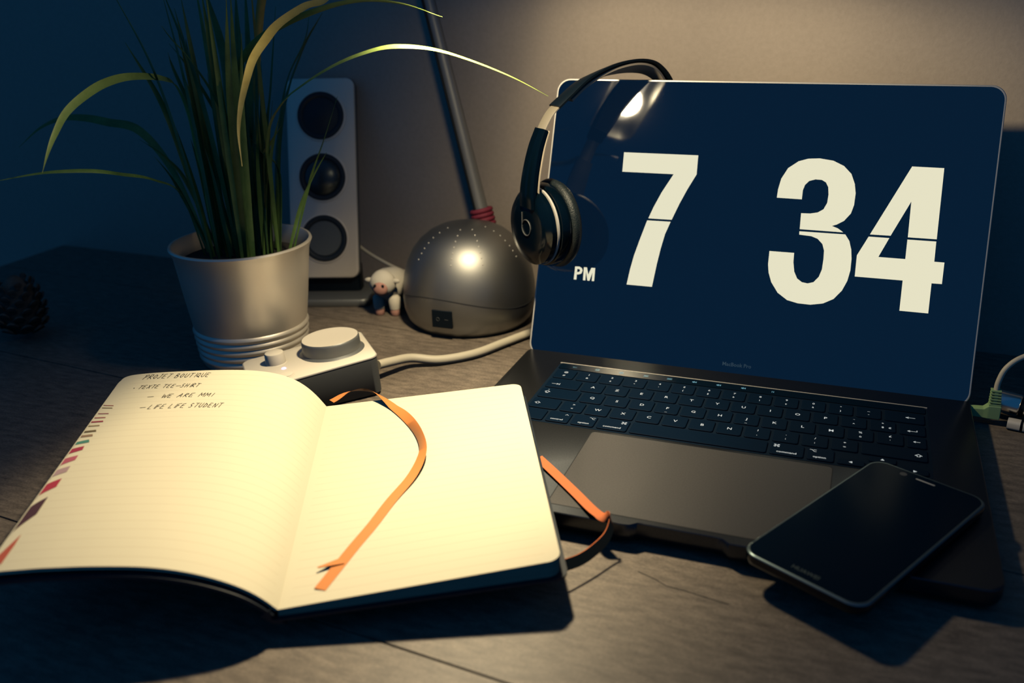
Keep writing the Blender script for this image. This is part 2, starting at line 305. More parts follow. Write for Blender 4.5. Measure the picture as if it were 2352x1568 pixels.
def wall_y(x): return WALL_P.y + (x - WALL_P.x)*WD.y/WD.x
desk = empty('desk', (-120, 100, -740), 'grey-brown wood plank desk under everything', 'desk')
PX = Vector((math.cos(PLANK_ROT), math.sin(PLANK_ROT), 0)); PY = Vector((-PX.y, PX.x, 0))
SEAM0 = Vector((-417, -96, 0))
# desk outline: four corners (front edge toward the camera, back edge along the wall)
OUT = [Vector((-900, -330, 0)), Vector((640, -330, 0)), Vector((640, wall_y(640)-1.5, 0)), Vector((-900, wall_y(-900)-1.5, 0))]
def clip(poly, p, n):
    out = []
    for i in range(len(poly)):
        a, c = poly[i], poly[(i+1) % len(poly)]
        da, dc = (a-p).dot(n), (c-p).dot(n)
        if da >= 0: out.append(a)
        if da*dc < 0: out.append(a + (c-a)*(da/(da-dc)))
    return out
PW = 196
for k in range(-2, 7):
    lo = SEAM0 + PY*(k*PW + 0.7); hi = SEAM0 + PY*((k+1)*PW - 0.7)
    poly = clip(clip(OUT, lo, PY), hi, -PY)
    if len(poly) < 3: continue
    c = sum(poly, Vector())/len(poly)
    b = MB()
    b.loft([[p + Vector((0,0,-18)) for p in poly], [p + Vector((0,0,-0.6)) for p in poly], [p + (c-p).normalized()*0.5 for p in poly]])
    b.build('plank', M['wood'], desk)
b = MB(); b.loft([[p + Vector((0,0,h)) for p in OUT] for h in (-30, -18)]); b.build('core_board', M['seam'], desk)
for x, y in ((-860,-290),(600,-290),(600,560),(-860,180)):
    b = MB(); b.loft([[(x+q[0], y+q[1], h) for q in rrect(50, 50, 6, 2)] for h in (-740, -30)]); b.build('leg', M['seam'], desk)
b = MB()
ck = [(-14,-21),(-3,-25),(4,-29),(14,-30),(26,-32),(39,-34)]
for (x0,y0),(x1,y1) in zip(ck, ck[1:]):
    b.add([(x0,y0-.35,0.06),(x1,y1-.35,0.06),(x1,y1+.35,0.06),(x0,y0+.35,0.06)], [(0,1,2,3)])
b.build('crack', M['seam'], desk)

# ------------------------------------------------------------------ laptop
LT = empty('laptop', (0, 120, 0), 'dark grey open laptop showing a large white clock on its screen', 'laptop')
DECK = 15.5; LW, LD = 349.3, 249.0
def base_outline(inset, z, scoop):
    P = []
    pts = rrect(LW-2*inset, LD-2*inset, 11-inset*0.5, 6, 0, LD/2)
    # start of list is the front-right corner; insert the finger scoop along the front edge (between last and first)
    for p in pts: P.append(Vector((p[0], p[1], z)))
    n = 24
    fr = []
    for i in range(1, n):
        x = -160 + 320*i/n
        xs = -46 + 100*i/n
        d = 0
        if scoop:
            t = min(1, max(0, (29.0 - abs(xs-3))/4.0)); d = 4.2*(t*t*(3-2*t))
        fr.append(Vector((xs, inset + d, z)))
    return P + fr
layers = [base_outline(5, 2.0, True), base_outline(1.2, 4.5, True), base_outline(0, 8.0, True), base_outline(0, 15.0, True), base_outline(0.5, DECK, True)]
MB().loft(layers).build('base', M['alu'], LT, smooth=40)
for x, y in ((-150,25),(150,25),(-150,225),(150,225)):
    MB().lathe([(0,0),(8,0),(8,2.4),(0,2.4)], (x,y,0), n=16).build('foot', M['ink'], LT)
KX, KU, KV, KY2 = 3.1, 19.28, 18.98, 179.6
kx0 = KX - 7.25*KU
b = MB(); b.loft([[(p[0], p[1], h) for p in rrect(14.5*KU+3, 108.5, 3, 3, KX, 166.6)] for h in (DECK-0.3, DECK+0.12)])
b.build('keyboard_recess', M['well'], LT)
b = MB(); b.box((KX, 221.3, DECK+0.25), (14.5*KU+3, 0.9, 0.9)); b.build('recess_rim', M['alu_light'], LT)
b = MB(); b.loft([[(p[0], p[1], h) for p in rrect(14.5*KU, 10.5, 1.5, 3, KX, 214.9)] for h in (DECK+0.1, DECK+0.7)])
touch = b.build('touch_strip', pbr('touch_strip_glass', (.001,.006,.014), 0.3, spec=0.12), LT)
b = MB(); b.loft([[(p[0], p[1], h) for p in rrect(162, 100, 3, 3, 2.6, 59)] for h in (DECK-0.2, DECK+0.10)])
b.build('trackpad', M['pad'], LT)
b = MB()
o_ = rrect(163.2, 101.2, 3.4, 3, 2.6, 59)
i_ = rrect(162.0, 100.0, 3, 3, 2.6, 59)
n = len(o_)
b.add([(p[0], p[1], DECK+0.04) for p in o_] + [(p[0], p[1], DECK+0.04) for p in i_], [(k, (k+1) % n, n+(k+1) % n, n+k) for k in range(n)])
b.build('trackpad_gap', M['seam'], LT)

texts = []          # (text, centre, height, right, up, normal-lift material, parent, name)
def queue(body, c, h, R, U, mat, parent, name='legend', sx=1.0): texts.append((body, Vector(c), h, Vector(R), Vector(U), mat, parent, name, sx))
RX, UY = Vector((1,0,0)), Vector((0,1,0))
key_mesh = {}
def key(x0, w, row, legend=None, h=1.0, dy=0.0):
    cx = kx0 + (x0 + w/2)*KU; cy = KY2 - (row-2)*KV + dy
    ww, hh = w*KU-2.2, h*KV-2.2
    kk = (round(ww,2), round(hh,2))
    if kk not in key_mesh:
        b = MB(); b.loft([[(p[0], p[1], z) for p in rrect(ww-2*i, hh-2*i, 1.6, 2)] for z, i in ((0,0),(0.75,0),(1.0,0.35))])
        o = b.build('key', M['key']); key_mesh[kk] = o.data
    else:
        o = bpy.data.objects.new('key', key_mesh[kk]); col.objects.link(o)
    o.parent = LT; o.matrix_parent_inverse = Matrix.Translation(-LT.location)
    o.location = Vector((cx, cy, DECK+0.12))*MM
    zt = DECK + 1.12 + 0.05
    if legend:
        for body, dx, dyy, hh2 in legend:
            queue(body, (cx+dx, cy+dyy, zt), hh2, RX, UY, M['legend'], o)
    return o, cx, cy, zt
def two(a, c): return [(a, 0, 3.2, 2.6), (c, 0, -3.2, 2.4)]
row1 = ['@#','1&','2é','3"',"4'",'5(','6§','7è','8!','9ç','0à','°)','_-']
strokes = []
for i, s in enumerate(row1): key(i, 1, 1, two(s[0], s[1]))
o, cx, cy, zt = key(13, 1.5, 1); strokes.append((o, [[(-3,0),(3,0)],[(-3,0),(-1.2,1.2)],[(-3,0),(-1.2,-1.2)]], cx+4, cy, zt))
o, cx, cy, zt = key(0, 1.5, 2); strokes.append((o, [[(-3,0),(2.4,0)],[(2.4,0),(1,1.1)],[(2.4,0),(1,-1.1)],[(3.2,-1.4),(3.2,1.4)]], cx-6, cy-2, zt))
for i, s in enumerate('AZERTYUIOP'): key(1.5+i, 1, 2, [(s, 0, 0, 3.4)])
key(11.5, 1, 2, two('¨','^')); key(12.5, 1, 2, [('*',0,3.4,2.4),('$',0,-2.6,2.4),('€',4.8,-2.6,2.2)])
o, cx, cy, zt = key(13.5, 1.0, 2); strokes.append((o, [[(-3,0),(3,0),(3,2)],[(-3,0),(-1.6,1.1)],[(-3,0),(-1.6,-1.1)]], cx, cy-3, zt))
o, cx, cy, zt = key(0, 1.75, 3)
HOUSE = [[(-0.9,-1.4),(-0.9,0),(-2.1,0),(0,2.0),(2.1,0),(0.9,0),(0.9,-1.4),(-0.9,-1.4)]]
strokes.append((o, HOUSE + [[(-0.9,-2.2),(0.9,-2.2)], [(-.3,4.2),(.3,4.2)]], cx-10, cy+1, zt))
for i, s in enumerate('QSDFGHJKLM'): key(1.75+i, 1, 3, [(s, 0, 0, 3.4)] + ([('_', 0, -5.2, 2.4)] if s in 'FJ' else []))
key(11.75, 1, 3, two('%','ù')); key(12.75, 1, 3, two('£','`'))
o, cx, cy, zt = key(13.75, 0.75, 3); strokes.append((o, [[(-2,0),(2,0)],[(-2,0),(-.8,1)],[(-2,0),(-.8,-1)]], cx, cy, zt))
o, cx, cy, zt = key(0, 1.25, 4); strokes.append((o, HOUSE, cx-6, cy-1, zt))
key(1.25, 1, 4, two('>','<'))
for i, s in enumerate('WXCVBN'): key(2.25+i, 1, 4, [(s, 0, 0, 3.4)])
for i, s in enumerate(['?,','.;','/:','+=']): key(8.25+i, 1, 4, two(s[0], s[1]))
o, cx, cy, zt = key(12.25, 2.25, 4); strokes.append((o, HOUSE, cx+15, cy-1, zt))
key(0, 1, 5, [('fn', -4, -4.4, 2.0)])
CMD = [[(-.7,-.7),(.7,-.7),(.7,.7),(-.7,.7),(-.7,-.7)]] + [[(sx*.7,sy*.7),(sx*1.7,sy*.8),(sx*1.6,sy*1.6),(sx*.8,sy*1.7),(sx*.7,sy*.7)] for sx in (-1,1) for sy in (-1,1)]
OPT = [[(-2,1.2),(-.8,1.2),(.8,-1.2),(2,-1.2)],[(.4,1.2),(2,1.2)]]
o, cx, cy, zt = key(1, 1, 5, [('control', -.5, -4.4, 2.3)]); strokes.append((o, [[(-1,0),(0,1.2),(1,0)]], cx+5, cy+3.6, zt))
o, cx, cy, zt = key(2, 1, 5, [('option', .5, -4.4, 2.3)]); strokes.append((o, OPT, cx+5, cy+4, zt))
o, cx, cy, zt = key(3, 1.25, 5, [('command', 0, -4.4, 2.4)]); strokes.append((o, CMD, cx+7, cy+4, zt))
key(4.25, 5, 5)
o, cx, cy, zt = key(9.25, 1.25, 5, [('command', 0, -4.4, 2.4)]); strokes.append((o, CMD, cx-7, cy+4, zt))
o, cx, cy, zt = key(10.5, 1, 5, [('option', -.5, -4.4, 2.3)]); strokes.append((o, OPT, cx-5, cy+4, zt))
def tri(o, cx, cy, zt, a):
    b = MB(); b.add([(cx+1.5*math.cos(a+k*2.094), cy+1.5*math.sin(a+k*2.094), zt) for k in range(3)], [(0,1,2)])
    l = b.build('legend', M['legend']); l.parent = o; l.matrix_parent_inverse = Matrix.Translation(-Vector(o.location))
o, cx, cy, zt = key(11.5, 1, 5, h=0.5, dy=-KV/4); tri(o, cx, cy, zt, math.pi)
o, cx, cy, zt = key(12.5, 1, 5, h=0.5, dy=KV/4); tri(o, cx, cy, zt, math.pi/2)
o, cx, cy, zt = key(12.5, 1, 5, h=0.5, dy=-KV/4); tri(o, cx, cy, zt, -math.pi/2)
o, cx, cy, zt = key(13.5, 1, 5, h=0.5, dy=-KV/4); tri(o, cx, cy, zt, 0)
def stroke_mesh(lines, place, width):
    """flat pen strokes: place(x, y) puts a stroke point into space"""
    b = MB()
    for ln in lines:
        for (x0,y0),(x1,y1) in zip(ln, ln[1:]):
            d = math.hypot(x1-x0, y1-y0)
            if d < 1e-6: continue
            ex, ey = (x1-x0)/d*width/2, (y1-y0)/d*width/2
            q = [(x0-ex+ey, y0-ey-ex), (x1+ex+ey, y1+ey-ex), (x1+ex-ey, y1+ey+ex), (x0-ex-ey, y0-ey+ex)]
            b.add([place(*p) for p in q], [(0,1,2,3)])
    return b
for o, ln, cx, cy, zt in strokes:
    l = stroke_mesh(ln, lambda x, y: (cx+x, cy+y, zt), 0.42).build('legend', M['legend'])
    l.parent = o; l.matrix_parent_inverse = Matrix.Translation(-Vector(o.location))
# touch strip icons
queue('esc', (kx0+13, 214.9, DECK+0.76), 2.0, RX, UY, M['bar_icon'], touch, 'icon')
def icon(lines, x, w=0.5):
    stroke_mesh(lines, lambda a, c: (x+a, 214.9+c, DECK+0.76), w).build('icon', M['bar_icon'], touch)
SUN = [[(math.cos(k*.785)*1.1, math.sin(k*.785)*1.1), (math.cos(k*.785)*1.9, math.sin(k*.785)*1.9)] for k in range(8)] + [[(-.5,0),(.5,0)]]
GRID = [[(-1.8,-1),(1.8,-1)],[(-1.8,1),(1.8,1)],[(-1.2,0),(1.2,0)]]
SPK = [[(-1.6,-.6),(-1.6,.6)],[(-1.2,-.6),(-1.2,.6)],[(-.8,-.8),(-.8,.8)],[(-.3,-1.3),(-.3,1.3)],[(.6,-.6),(.6,.6)],[(1.3,-1),(1.3,1)]]
for x, ln in ((-104.5,SUN),(-84.5,SUN),(-64,GRID),(-45,GRID),(-25,SPK),(-6,SPK),(13,SPK),(35,[[(-.6,-1),(-.6,1)],[(.6,-1),(.6,1)]])): icon(ln, x)

# lid
LA = 1.1977
LE_ = Vector((0, math.cos(LA), math.sin(LA))); LNn = Vector((0, -math.sin(LA), math.cos(LA)))
def lidP(u, s, n=0.0): return Vector((u, 244, 16.5)) + LE_*s + LNn*n
lid_o = rrect(LW, 232.0, 11, 8, 0, 118.5)
def lid_ring(inset, n, r=11): return [lidP(p[0], p[1], n) for p in rrect(LW-2*inset, 240.5-2*inset, r-inset*0.6, 8, 0, 114.25)]
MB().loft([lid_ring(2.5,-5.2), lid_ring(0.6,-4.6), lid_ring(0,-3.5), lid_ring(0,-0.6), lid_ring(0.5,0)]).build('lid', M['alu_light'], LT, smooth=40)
SCR = MB().loft([lid_ring(1.5,-0.4), lid_ring(1.5,0.12)]).build('display', M['screen'], LT)
b = MB(); b.tube([(-137,248,13.2),(137,248,13.2)], 4.2, 16); b.build('hinge', M['ink'], LT, smooth=40)
def flat(polys, name):
    b = MB()
    for poly in polys:
        b.add([lidP(u, s, 0.2) for u, s in poly], [tuple(range(len(poly)))])
    me = b.build(name, M['digit'], SCR)
    bm = bmesh.new(); bm.from_mesh(me.data); bmesh.ops.triangulate(bm, faces=bm.faces); bm.to_mesh(me.data); bm.free()
    return me
flat(SEVEN, 'digit_seven'); flat(THREE, 'digit_three'); flat(FOUR, 'digit_four')
flat(MERIDIEM[:1], 'letter_p'); flat(MERIDIEM[1:], 'letter_m')
queue('MacBook Pro', lidP(3.0, 5.6, 0.2), 3.0, RX, LE_, M['print_glow'], SCR, 'lettering')

# ------------------------------------------------------------------ notebook
NB = empty('notebook', (-190, -20, 0), 'open ruled notebook with black cover and a few handwritten lines', 'notebook')
Sb, BR, St, TR = (Vector(p) for p in RIGHT_PAGE)
def pageR(u, v, n=0.0):
    p = (Sb*(1-u)+BR*u)*(1-v) + (St*(1-u)+TR*u)*v
    return p + Vector((0,0,n))
LB = [Vector(p) for p in LEFT_PAGE_FRONT]; LTp = [Vector(p) for p in LEFT_PAGE_BACK]
def smp(A, u):
    i = u*16; k = max(0, min(int(i), 15)); f = i-k
    p0, p1, p2, p3 = A[max(k-1,0)], A[k], A[k+1], A[min(k+2,16)]
    return 0.5*((2*p1) + (p2-p0)*f + (2*p0-5*p1+4*p2-p3)*f*f + (3*p1-p0-3*p2+p3)*f**3)
def pageL(u, v, n=0.0):
    p = smp(LB, u)*(1-v) + smp(LTp, u)*v
    if n:
        e = 0.01
        a = (smp(LB, min(1,u+e))*(1-v) + smp(LTp, min(1,u+e))*v) - (smp(LB, max(0,u-e))*(1-v) + smp(LTp, max(0,u-e))*v)
        c = smp(LTp, u) - smp(LB, u)
        nn = c.cross(a).normalized()
        if nn.z < 0: nn = -nn
        p = p + nn*n
    return p
def corner(u, v, r=0.05, ar=0.62):
    """pull v in near the outer corners so that the page corners are round"""
    if u > 1-r:
        t = (u-(1-r))/r; d = r*ar*(1-math.sqrt(max(0, 1-t*t)))
        return min(max(v, d), 1-d) if False else d + v*(1-2*d)
    return v
def sheet(fn, n, us, vs, thick):
    """a page as a thin closed sheet on surface fn"""
    b = MB(); uvs = []
    for lay in (0, 1):
        for u in us:
            for v in vs:
                vv = corner(u, v)
                b.v.append(tuple(fn(u, vv, n - lay*thick))); uvs.append((u, vv))
    nu, nv = len(us), len(vs); o2 = nu*nv
    for i in range(nu-1):
        for j in range(nv-1):
            a = i*nv+j
            b.f.append((a, a+nv, a+nv+1, a+1)); b.f.append((o2+a, o2+a+1, o2+a+nv+1, o2+a+nv))
    for i in range(nu-1):
        for j in (0, nv-1):
            a = i*nv+j; b.f.append((a, a+nv, o2+a+nv, o2+a))
    for j in range(nv-1):
        for i in (0, nu-1):
            a = i*nv+j; b.f.append((a, a+1, o2+a+1, o2+a))
    return b, uvs
US = [i/40 for i in range(38)] + [.94,.955,.967,.977,.985,.991,.996,1.0]
VS = [i/24 for i in range(25)]
b, uvs = sheet(pageL, 0, US, VS, 0.5)
LPG = b.build('written_page', M['paper'], NB, smooth=60, uvs=uvs)
b, uvs = sheet(lambda u, v, n: pageL(min(1, u), v*0.995, n) + Vector((-2.0*u, -1.0*u, -0.8*u)), -0.8, US, VS, 0.5)
b.build('page', M['paper'], NB, smooth=60, uvs=uvs)
# front cover hanging under the left pages
def coverL(u, v, n):
    v2 = -0.012 + v*1.024
    return pageL(min(1,u), v2, n) + Vector((-4.5*u, -2.2*u, -2.5*u))
b, _ = sheet(coverL, -2.2, US, VS, 1.8); b.build('front_cover', M['cover'], NB, smooth=60)
# right-hand block
def dist_drop(u): return 0.0
blk = MB(); uv2 = []
b, uvs = sheet(pageR, 0, US, VS, 0.4)
RPG = b.build('blank_page', M['paper'], NB, smooth=60, uvs=uvs)
TH = lambda u: 4.0 + 6.0*u
b = MB()
ring = []
for u in US: ring.append((u, 0.0))
for v in VS[1:-1]: ring.append((1.0, v))
for u in reversed(US): ring.append((u, 1.0))
def rv(u, v): return corner(u, v)
b.loft([[pageR(u, rv(u,v), -0.45) for u, v in ring], [pageR(u, rv(u,v), -0.45-TH(u)*0.5) for u, v in ring], [pageR(u, rv(u,v), -0.45-TH(u)+0.4) for u, v in ring]])
b.build('page_block', M['paper_edge'], NB, smooth=50)
def coverR(u, v, n):
    v2 = -0.012 + v*1.024; u2 = -0.02 + u*1.045
    return pageR(u2, v2, n - TH(u) - 0.1)
b, _ = sheet(coverR, 0, US, VS, 1.4); b.build('back_cover', M['cover'], NB, smooth=60)
# spine strip
b = MB()
b.loft([[pageR(-0.02, v, -6.0), pageR(0.03, v, -7.6), pageL(0.04, v, -2.4) + Vector((-3,-1,-4)), pageL(0.03, v, -1.2)] for v in (-0.012, 0.5, 1.012)])
b.build('spine', M['cover'], NB)

# ribbon marker
rb = catmull([Vector((u, v, 0)) for u, v in RIBBON_UV], 6)
nr = len(rb)
b = MB(); L = []
for i, q in enumerate(rb):
    t = (rb[min(i+1,nr-1)] - rb[max(i-1,0)])
    P_ = lambda w: pageR(w.x, w.y)
    tan = (P_(rb[min(i+1,nr-1)]) - P_(rb[max(i-1,0)])).normalized()
    side = tan.cross(Vector((0,0,1))).normalized()
    s = i/(nr-1)
    lift = 0.5 + 3.2*math.exp(-((s-0.12)/0.10)**2) + 1.8*math.exp(-((s-0.52)/0.12)**2)
    roll = 0.75*math.exp(-((s-0.16)/0.09)**2) - 0.9*math.exp(-((s-0.42)/0.13)**2)
    hw = 3.4
    sv = side*math.cos(roll) + Vector((0,0,1))*math.sin(roll)
    p = pageR(q.x, q.y) + Vector((0,0,lift + abs(math.sin(roll))*hw))
    L.append([p + sv*hw, p - sv*hw, p - sv*hw + Vector((0,0,-.3)), p + sv*hw + Vector((0,0,-.3))])
b.loft(L)
RB = b.build('ribbon_marker', M['ribbon'], NB, smooth=50)
RB['label'] = 'orange satin ribbon marker'
# forked second end of the ribbon
b = MB(); q0, q1 = (0.205, 0.14), (0.118, 0.118)
a_, c_ = pageR(*q0), pageR(*q1); tn = (c_-a_).normalized(); sd = tn.cross(Vector((0,0,1))).normalized()
b.loft([[a_ + sd*3 + Vector((0,0,.9)), a_ - sd*3 + Vector((0,0,.9)), a_ - sd*3 + Vector((0,0,.5)), a_ + sd*3 + Vector((0,0,.5))],
        [c_ + sd*0.4 + Vector((0,0,2.6)), c_ - sd*0.4 + Vector((0,0,2.6)), c_ - sd*.4 + Vector((0,0,2.2)), c_ + sd*.4 + Vector((0,0,2.2))]])
b.build('ribbon_end', M['ribbon'], NB)
# elastic strap
el = catmull(ELASTIC, 7); ne = len(el); b = MB(); L = []
for i, p in enumerate(el):
    t = (el[min(i+1,ne-1)] - el[max(i-1,0)]).normalized(); s = i/(ne-1)
    flat_ = t.cross(Vector((0,0,1)))
    flat_ = flat_.normalized() if flat_.length > 1e-4 else Vector((1,0,0))
    k = min(1, max(0, (s-0.38)/0.17)); ang = k*math.radians(112)
    sv = flat_*math.cos(ang) - Vector((0,0,1))*math.sin(ang); nv_ = sv.cross(t)
    hw = 3.4
    L.append([p + sv*hw*c + nv_*(0.35 if j % 2 == 0 else 0.15) for j, c in enumerate((-1,-.6,-.2,.2,.6,1))] + [p + sv*hw*c - nv_*.35 for c in (1,-1)])
b.loft(L); ELS = b.build('elastic_strap', M['elastic'], NB, smooth=70)
ELS['label'] = 'orange elastic strap looped over the laptop edge'

# handwriting
GL = {'P':[[(0,0),(.15,1)],[(-.05,.95),(.45,1),(.55,.75),(.1,.5)]], 'R':[[(0,0),(.15,1),(.5,.95),(.5,.7),(.1,.5),(.55,0)]], 'O':[[(.3,0),(.05,.35),(.25,.95),(.5,.8),(.5,.3),(.3,0)]],
 'J':[[(.2,1),(.6,1)],[(.42,1),(.35,.2),(.2,0),(0,.15)]], 'E':[[(.5,1),(.1,.95),(0,.05),(.5,0)],[(.05,.5),(.4,.55)]], 'T':[[(0,1),(.65,1)],[(.35,1),(.25,0)]], 'B':[[(0,0),(.12,1),(.45,.95),(.4,.6),(.1,.5),(.5,.35),(.4,0),(0,0)]],
 'U':[[(.08,1),(.05,.2),(.25,0),(.45,.15),(.55,1)]], 'I':[[(.3,1),(.2,0)]], 'Q':[[(.3,.05),(.05,.35),(.25,.95),(.5,.8),(.5,.3),(.3,.05)],[(.3,.3),(.65,-.1)]], 'X':[[(0,0),(.55,1)],[(.1,1),(.5,0)]],
 'S':[[(.5,.95),(.2,1),(.12,.65),(.42,.4),(.3,0),(0,.05)]], 'H':[[(.1,1),(0,0)],[(.5,1),(.42,0)],[(.05,.5),(.45,.5)]], 'W':[[(0,1),(.12,0),(.3,.7),(.45,0),(.7,1)]], 'A':[[(0,0),(.35,1),(.5,0)],[(.12,.4),(.45,.4)]],
 'M':[[(0,0),(.1,1),(.3,.3),(.55,1),(.6,0)]], 'L':[[(.15,1),(0,0),(.5,.02)]], 'F':[[(.55,1),(.12,.95),(0,0)],[(.05,.5),(.42,.55)]], 'D':[[(.1,1),(0,0),(.4,.15),(.5,.6),(.1,1)]], 'N':[[(0,0),(.1,1),(.42,0),(.55,1)]],
 '-':[[(0,.4),(.9,.45)]], '.':[[(0,.35),(.14,.4),(.12,.28),(0,.35)]]}
rng = random.Random(4)
def write(text, u0, v0, u1, v1, h):
    lines = []; x = 0.0
    for ch in text:
        if ch == ' ': x += 0.55; continue
        for ln in GL[ch]:
            lines.append([(x + px + 0.22*py + rng.uniform(-.03,.03), py*(1+rng.uniform(-.06,.06))) for px, py in ln])
        x += 0.95 if ch == '-' else (0.4 if ch in 'I.' else 0.78)
    def place(a, c):
        t = a/x
        return pageL(u0 + (u1-u0)*t, v0 + (v1-v0)*t + c*h, 0.22)
    b = MB()
    for ln in lines:
        for (x0,y0),(x1,y1) in zip(ln, ln[1:]):
            A_, B_ = place(x0,y0), place(x1,y1); d = (B_-A_)
            if d.length < 1e-5: continue
            sdv = d.normalized().cross(Vector((0,0,1))).normalized()*0.21
            b.add([A_-sdv, B_-sdv, B_+sdv, A_+sdv], [(0,1,2,3)])
    o = b.build('handwriting', M['pen'], LPG)
    return o
write('PROJET BOUTIQUE', .895, .955, .590, .950, .030)
write('. TEXTE TEE-SHIRT', .912, .887, .612, .880, .024)
write('-  WE ARE MMI', .822, .815, .530, .813, .024)
write('- LIFE LIFE STUDENT', .824, .745, .468, .744, .026)
# coloured index marks at the outer edge
for k, q in enumerate(INDEX_MARKS):
    m = pbr('index_mark', MARK_COLS[k], 0.85, spec=0.1)
    b = MB(); ns = 5; top = []; bot = []
    for i in range(ns+1):
        f = i/ns
        top.append(pageL(q[0][0]+(q[1][0]-q[0][0])*f, q[0][1]+(q[1][1]-q[0][1])*f, .22)); bot.append(pageL(q[3][0]+(q[2][0]-q[3][0])*f, q[3][1]+(q[2][1]-q[3][1])*f, .22))
    b.add(top+bot, [(i, i+1, ns+2+i, ns+1+i) for i in range(ns)])
    b.build('index_mark', m, LPG)

# ------------------------------------------------------------------ phone
PH = empty('smartphone', (106.7, 33.4, 15.5), 'black smartphone face up across the laptop front corner', 'phone')
pl = Vector((.4640, .8858, 0)).normalized(); ps = Vector((pl.y, -pl.x, 0))
def ph(a, c, z): return Vector((106.7, 33.4, z)) + ps*a + pl*c
def pring(i, z, r=9.5): return [ph(p[0], p[1], z) for p in rrect(72.2-2*i, 147.5-2*i, r-i*.5, 8)]
MB().loft([pring(2.0,16.0), pring(0.3,17.2), pring(0,19.0), pring(0,21.5), pring(0.5,23.0)]).build('body', M['gloss_black'], PH, smooth=50)
b = MB(); A1, A2 = pring(0.1,22.6), pring(0.9,23.5); A3 = pring(1.6,23.4)
b.loft([A1, A2, A3], False, False); b.build('frame', pbr('phone_rim', (.16,.22,.23), 0.3, metal=0.7), PH, smooth=60)
glass = MB().loft([pring(1.6,22.8), pring(1.6,23.45)]).build('glass', pbr('phone_glass', (.0015,.009,.022), 0.2, spec=0.02), PH)
b = MB(); b.loft([[ph(a, c, z) for a, c in rrect(12, 1.3, .6, 3, 0, 67)] for z in (23.4, 23.52)]); b.build('earpiece', M['alu_light'], glass)
b = MB(); b.lathe([(0,0),(2.2,0),(2.2,.08),(0,.08)], ph(-14, 67, 23.43), n=20); b.build('front_lens', M['grey_side'], glass)
queue('HUAWEI', ph(0, -66.5, 23.52), 3.0, ps, pl, pbr('phone_print', (.06,.09,.09), .5), glass, 'lettering')
b = MB(); b.box(ph(-36.2, 20, 20), (0.8, 12, 2), (ps, pl, Vector((0,0,1)))); b.build('side_button', M['gloss_black'], PH)

# ------------------------------------------------------------------ headphones on the lid corner
HP0 = Vector((-169, 239, 0.5)); HAX = Vector((.62,.785,0)).normalized(); HN = Vector((HAX.y, -HAX.x, 0))   # HN points to the right-front
HP = empty('headphones', (-169, 239, 90), 'black over-ear headphones hung on the upper left laptop corner', 'headphones')
def hp(s, z, n=0.0): return HP0 + HAX*s + Vector((0,0,z)) + HN*n
band = [(23.6,219.8),(34.2,227.2),(51.1,238),(72.8,245),(95,247.6),(112,246.4),(124,242),(135,233.5),(144.4,219.8)]
def strip(path, wid, thick, name, mat, parent, roll=0.0):
    P = catmull([Vector((s, z, 0)) for s, z in path], 5); L = []
    for i, q in enumerate(P):
        t = (P[min(i+1,len(P)-1)] - P[max(i-1,0)]).normalized(); nx, nz = -t.y, t.x
        w = wid(i/(len(P)-1)) if callable(wid) else wid
        th = thick(i/(len(P)-1)) if callable(thick) else thick
        ring = []
        for a, c in ((-1,.55),(-.8,1),(0,1.15),(.8,1),(1,.55),(1,-.55),(.8,-1),(0,-.9),(-.8,-1),(-1,-.55)):
            ring.append(hp(q.x + nx*c*th/2, q.y + nz*c*th/2 + a*w/2*roll*math.sin(math.pi*i/(len(P)-1)), a*w/2))
        L.append(ring)
    return MB().loft(L).build(name, mat, parent, smooth=50)
strip(band, lambda t: 15+9*math.sin(math.pi*t), 3.0, 'headband', M['ink'], HP, 0.36)
inner = [(s + (2.6 if s < 84 else -2.6)*abs(84-s)/60, z-2.9) for s, z in band[1:-1]]
strip(inner, lambda t: 13+9.5*math.sin(math.pi*t), 3.0, 'band_padding', pbr('tan_padding', (.42,.36,.29), 0.75), HP, 0.36)
def mir(path): return [(168-s, z) for s, z in path]
slider = [(27,222),(19.5,215.5),(14.2,208.5),(10,201.5)]
armp = [(11,203.5),(5.5,191.5),(1.8,179.5),(-1.2,166),(-2.8,153.5),(-2.8,142)]
rimp = [(14,202.5),(9.5,191.5),(6,179.5),(3,166),(1.6,153.5),(3,142),(5.5,129)]
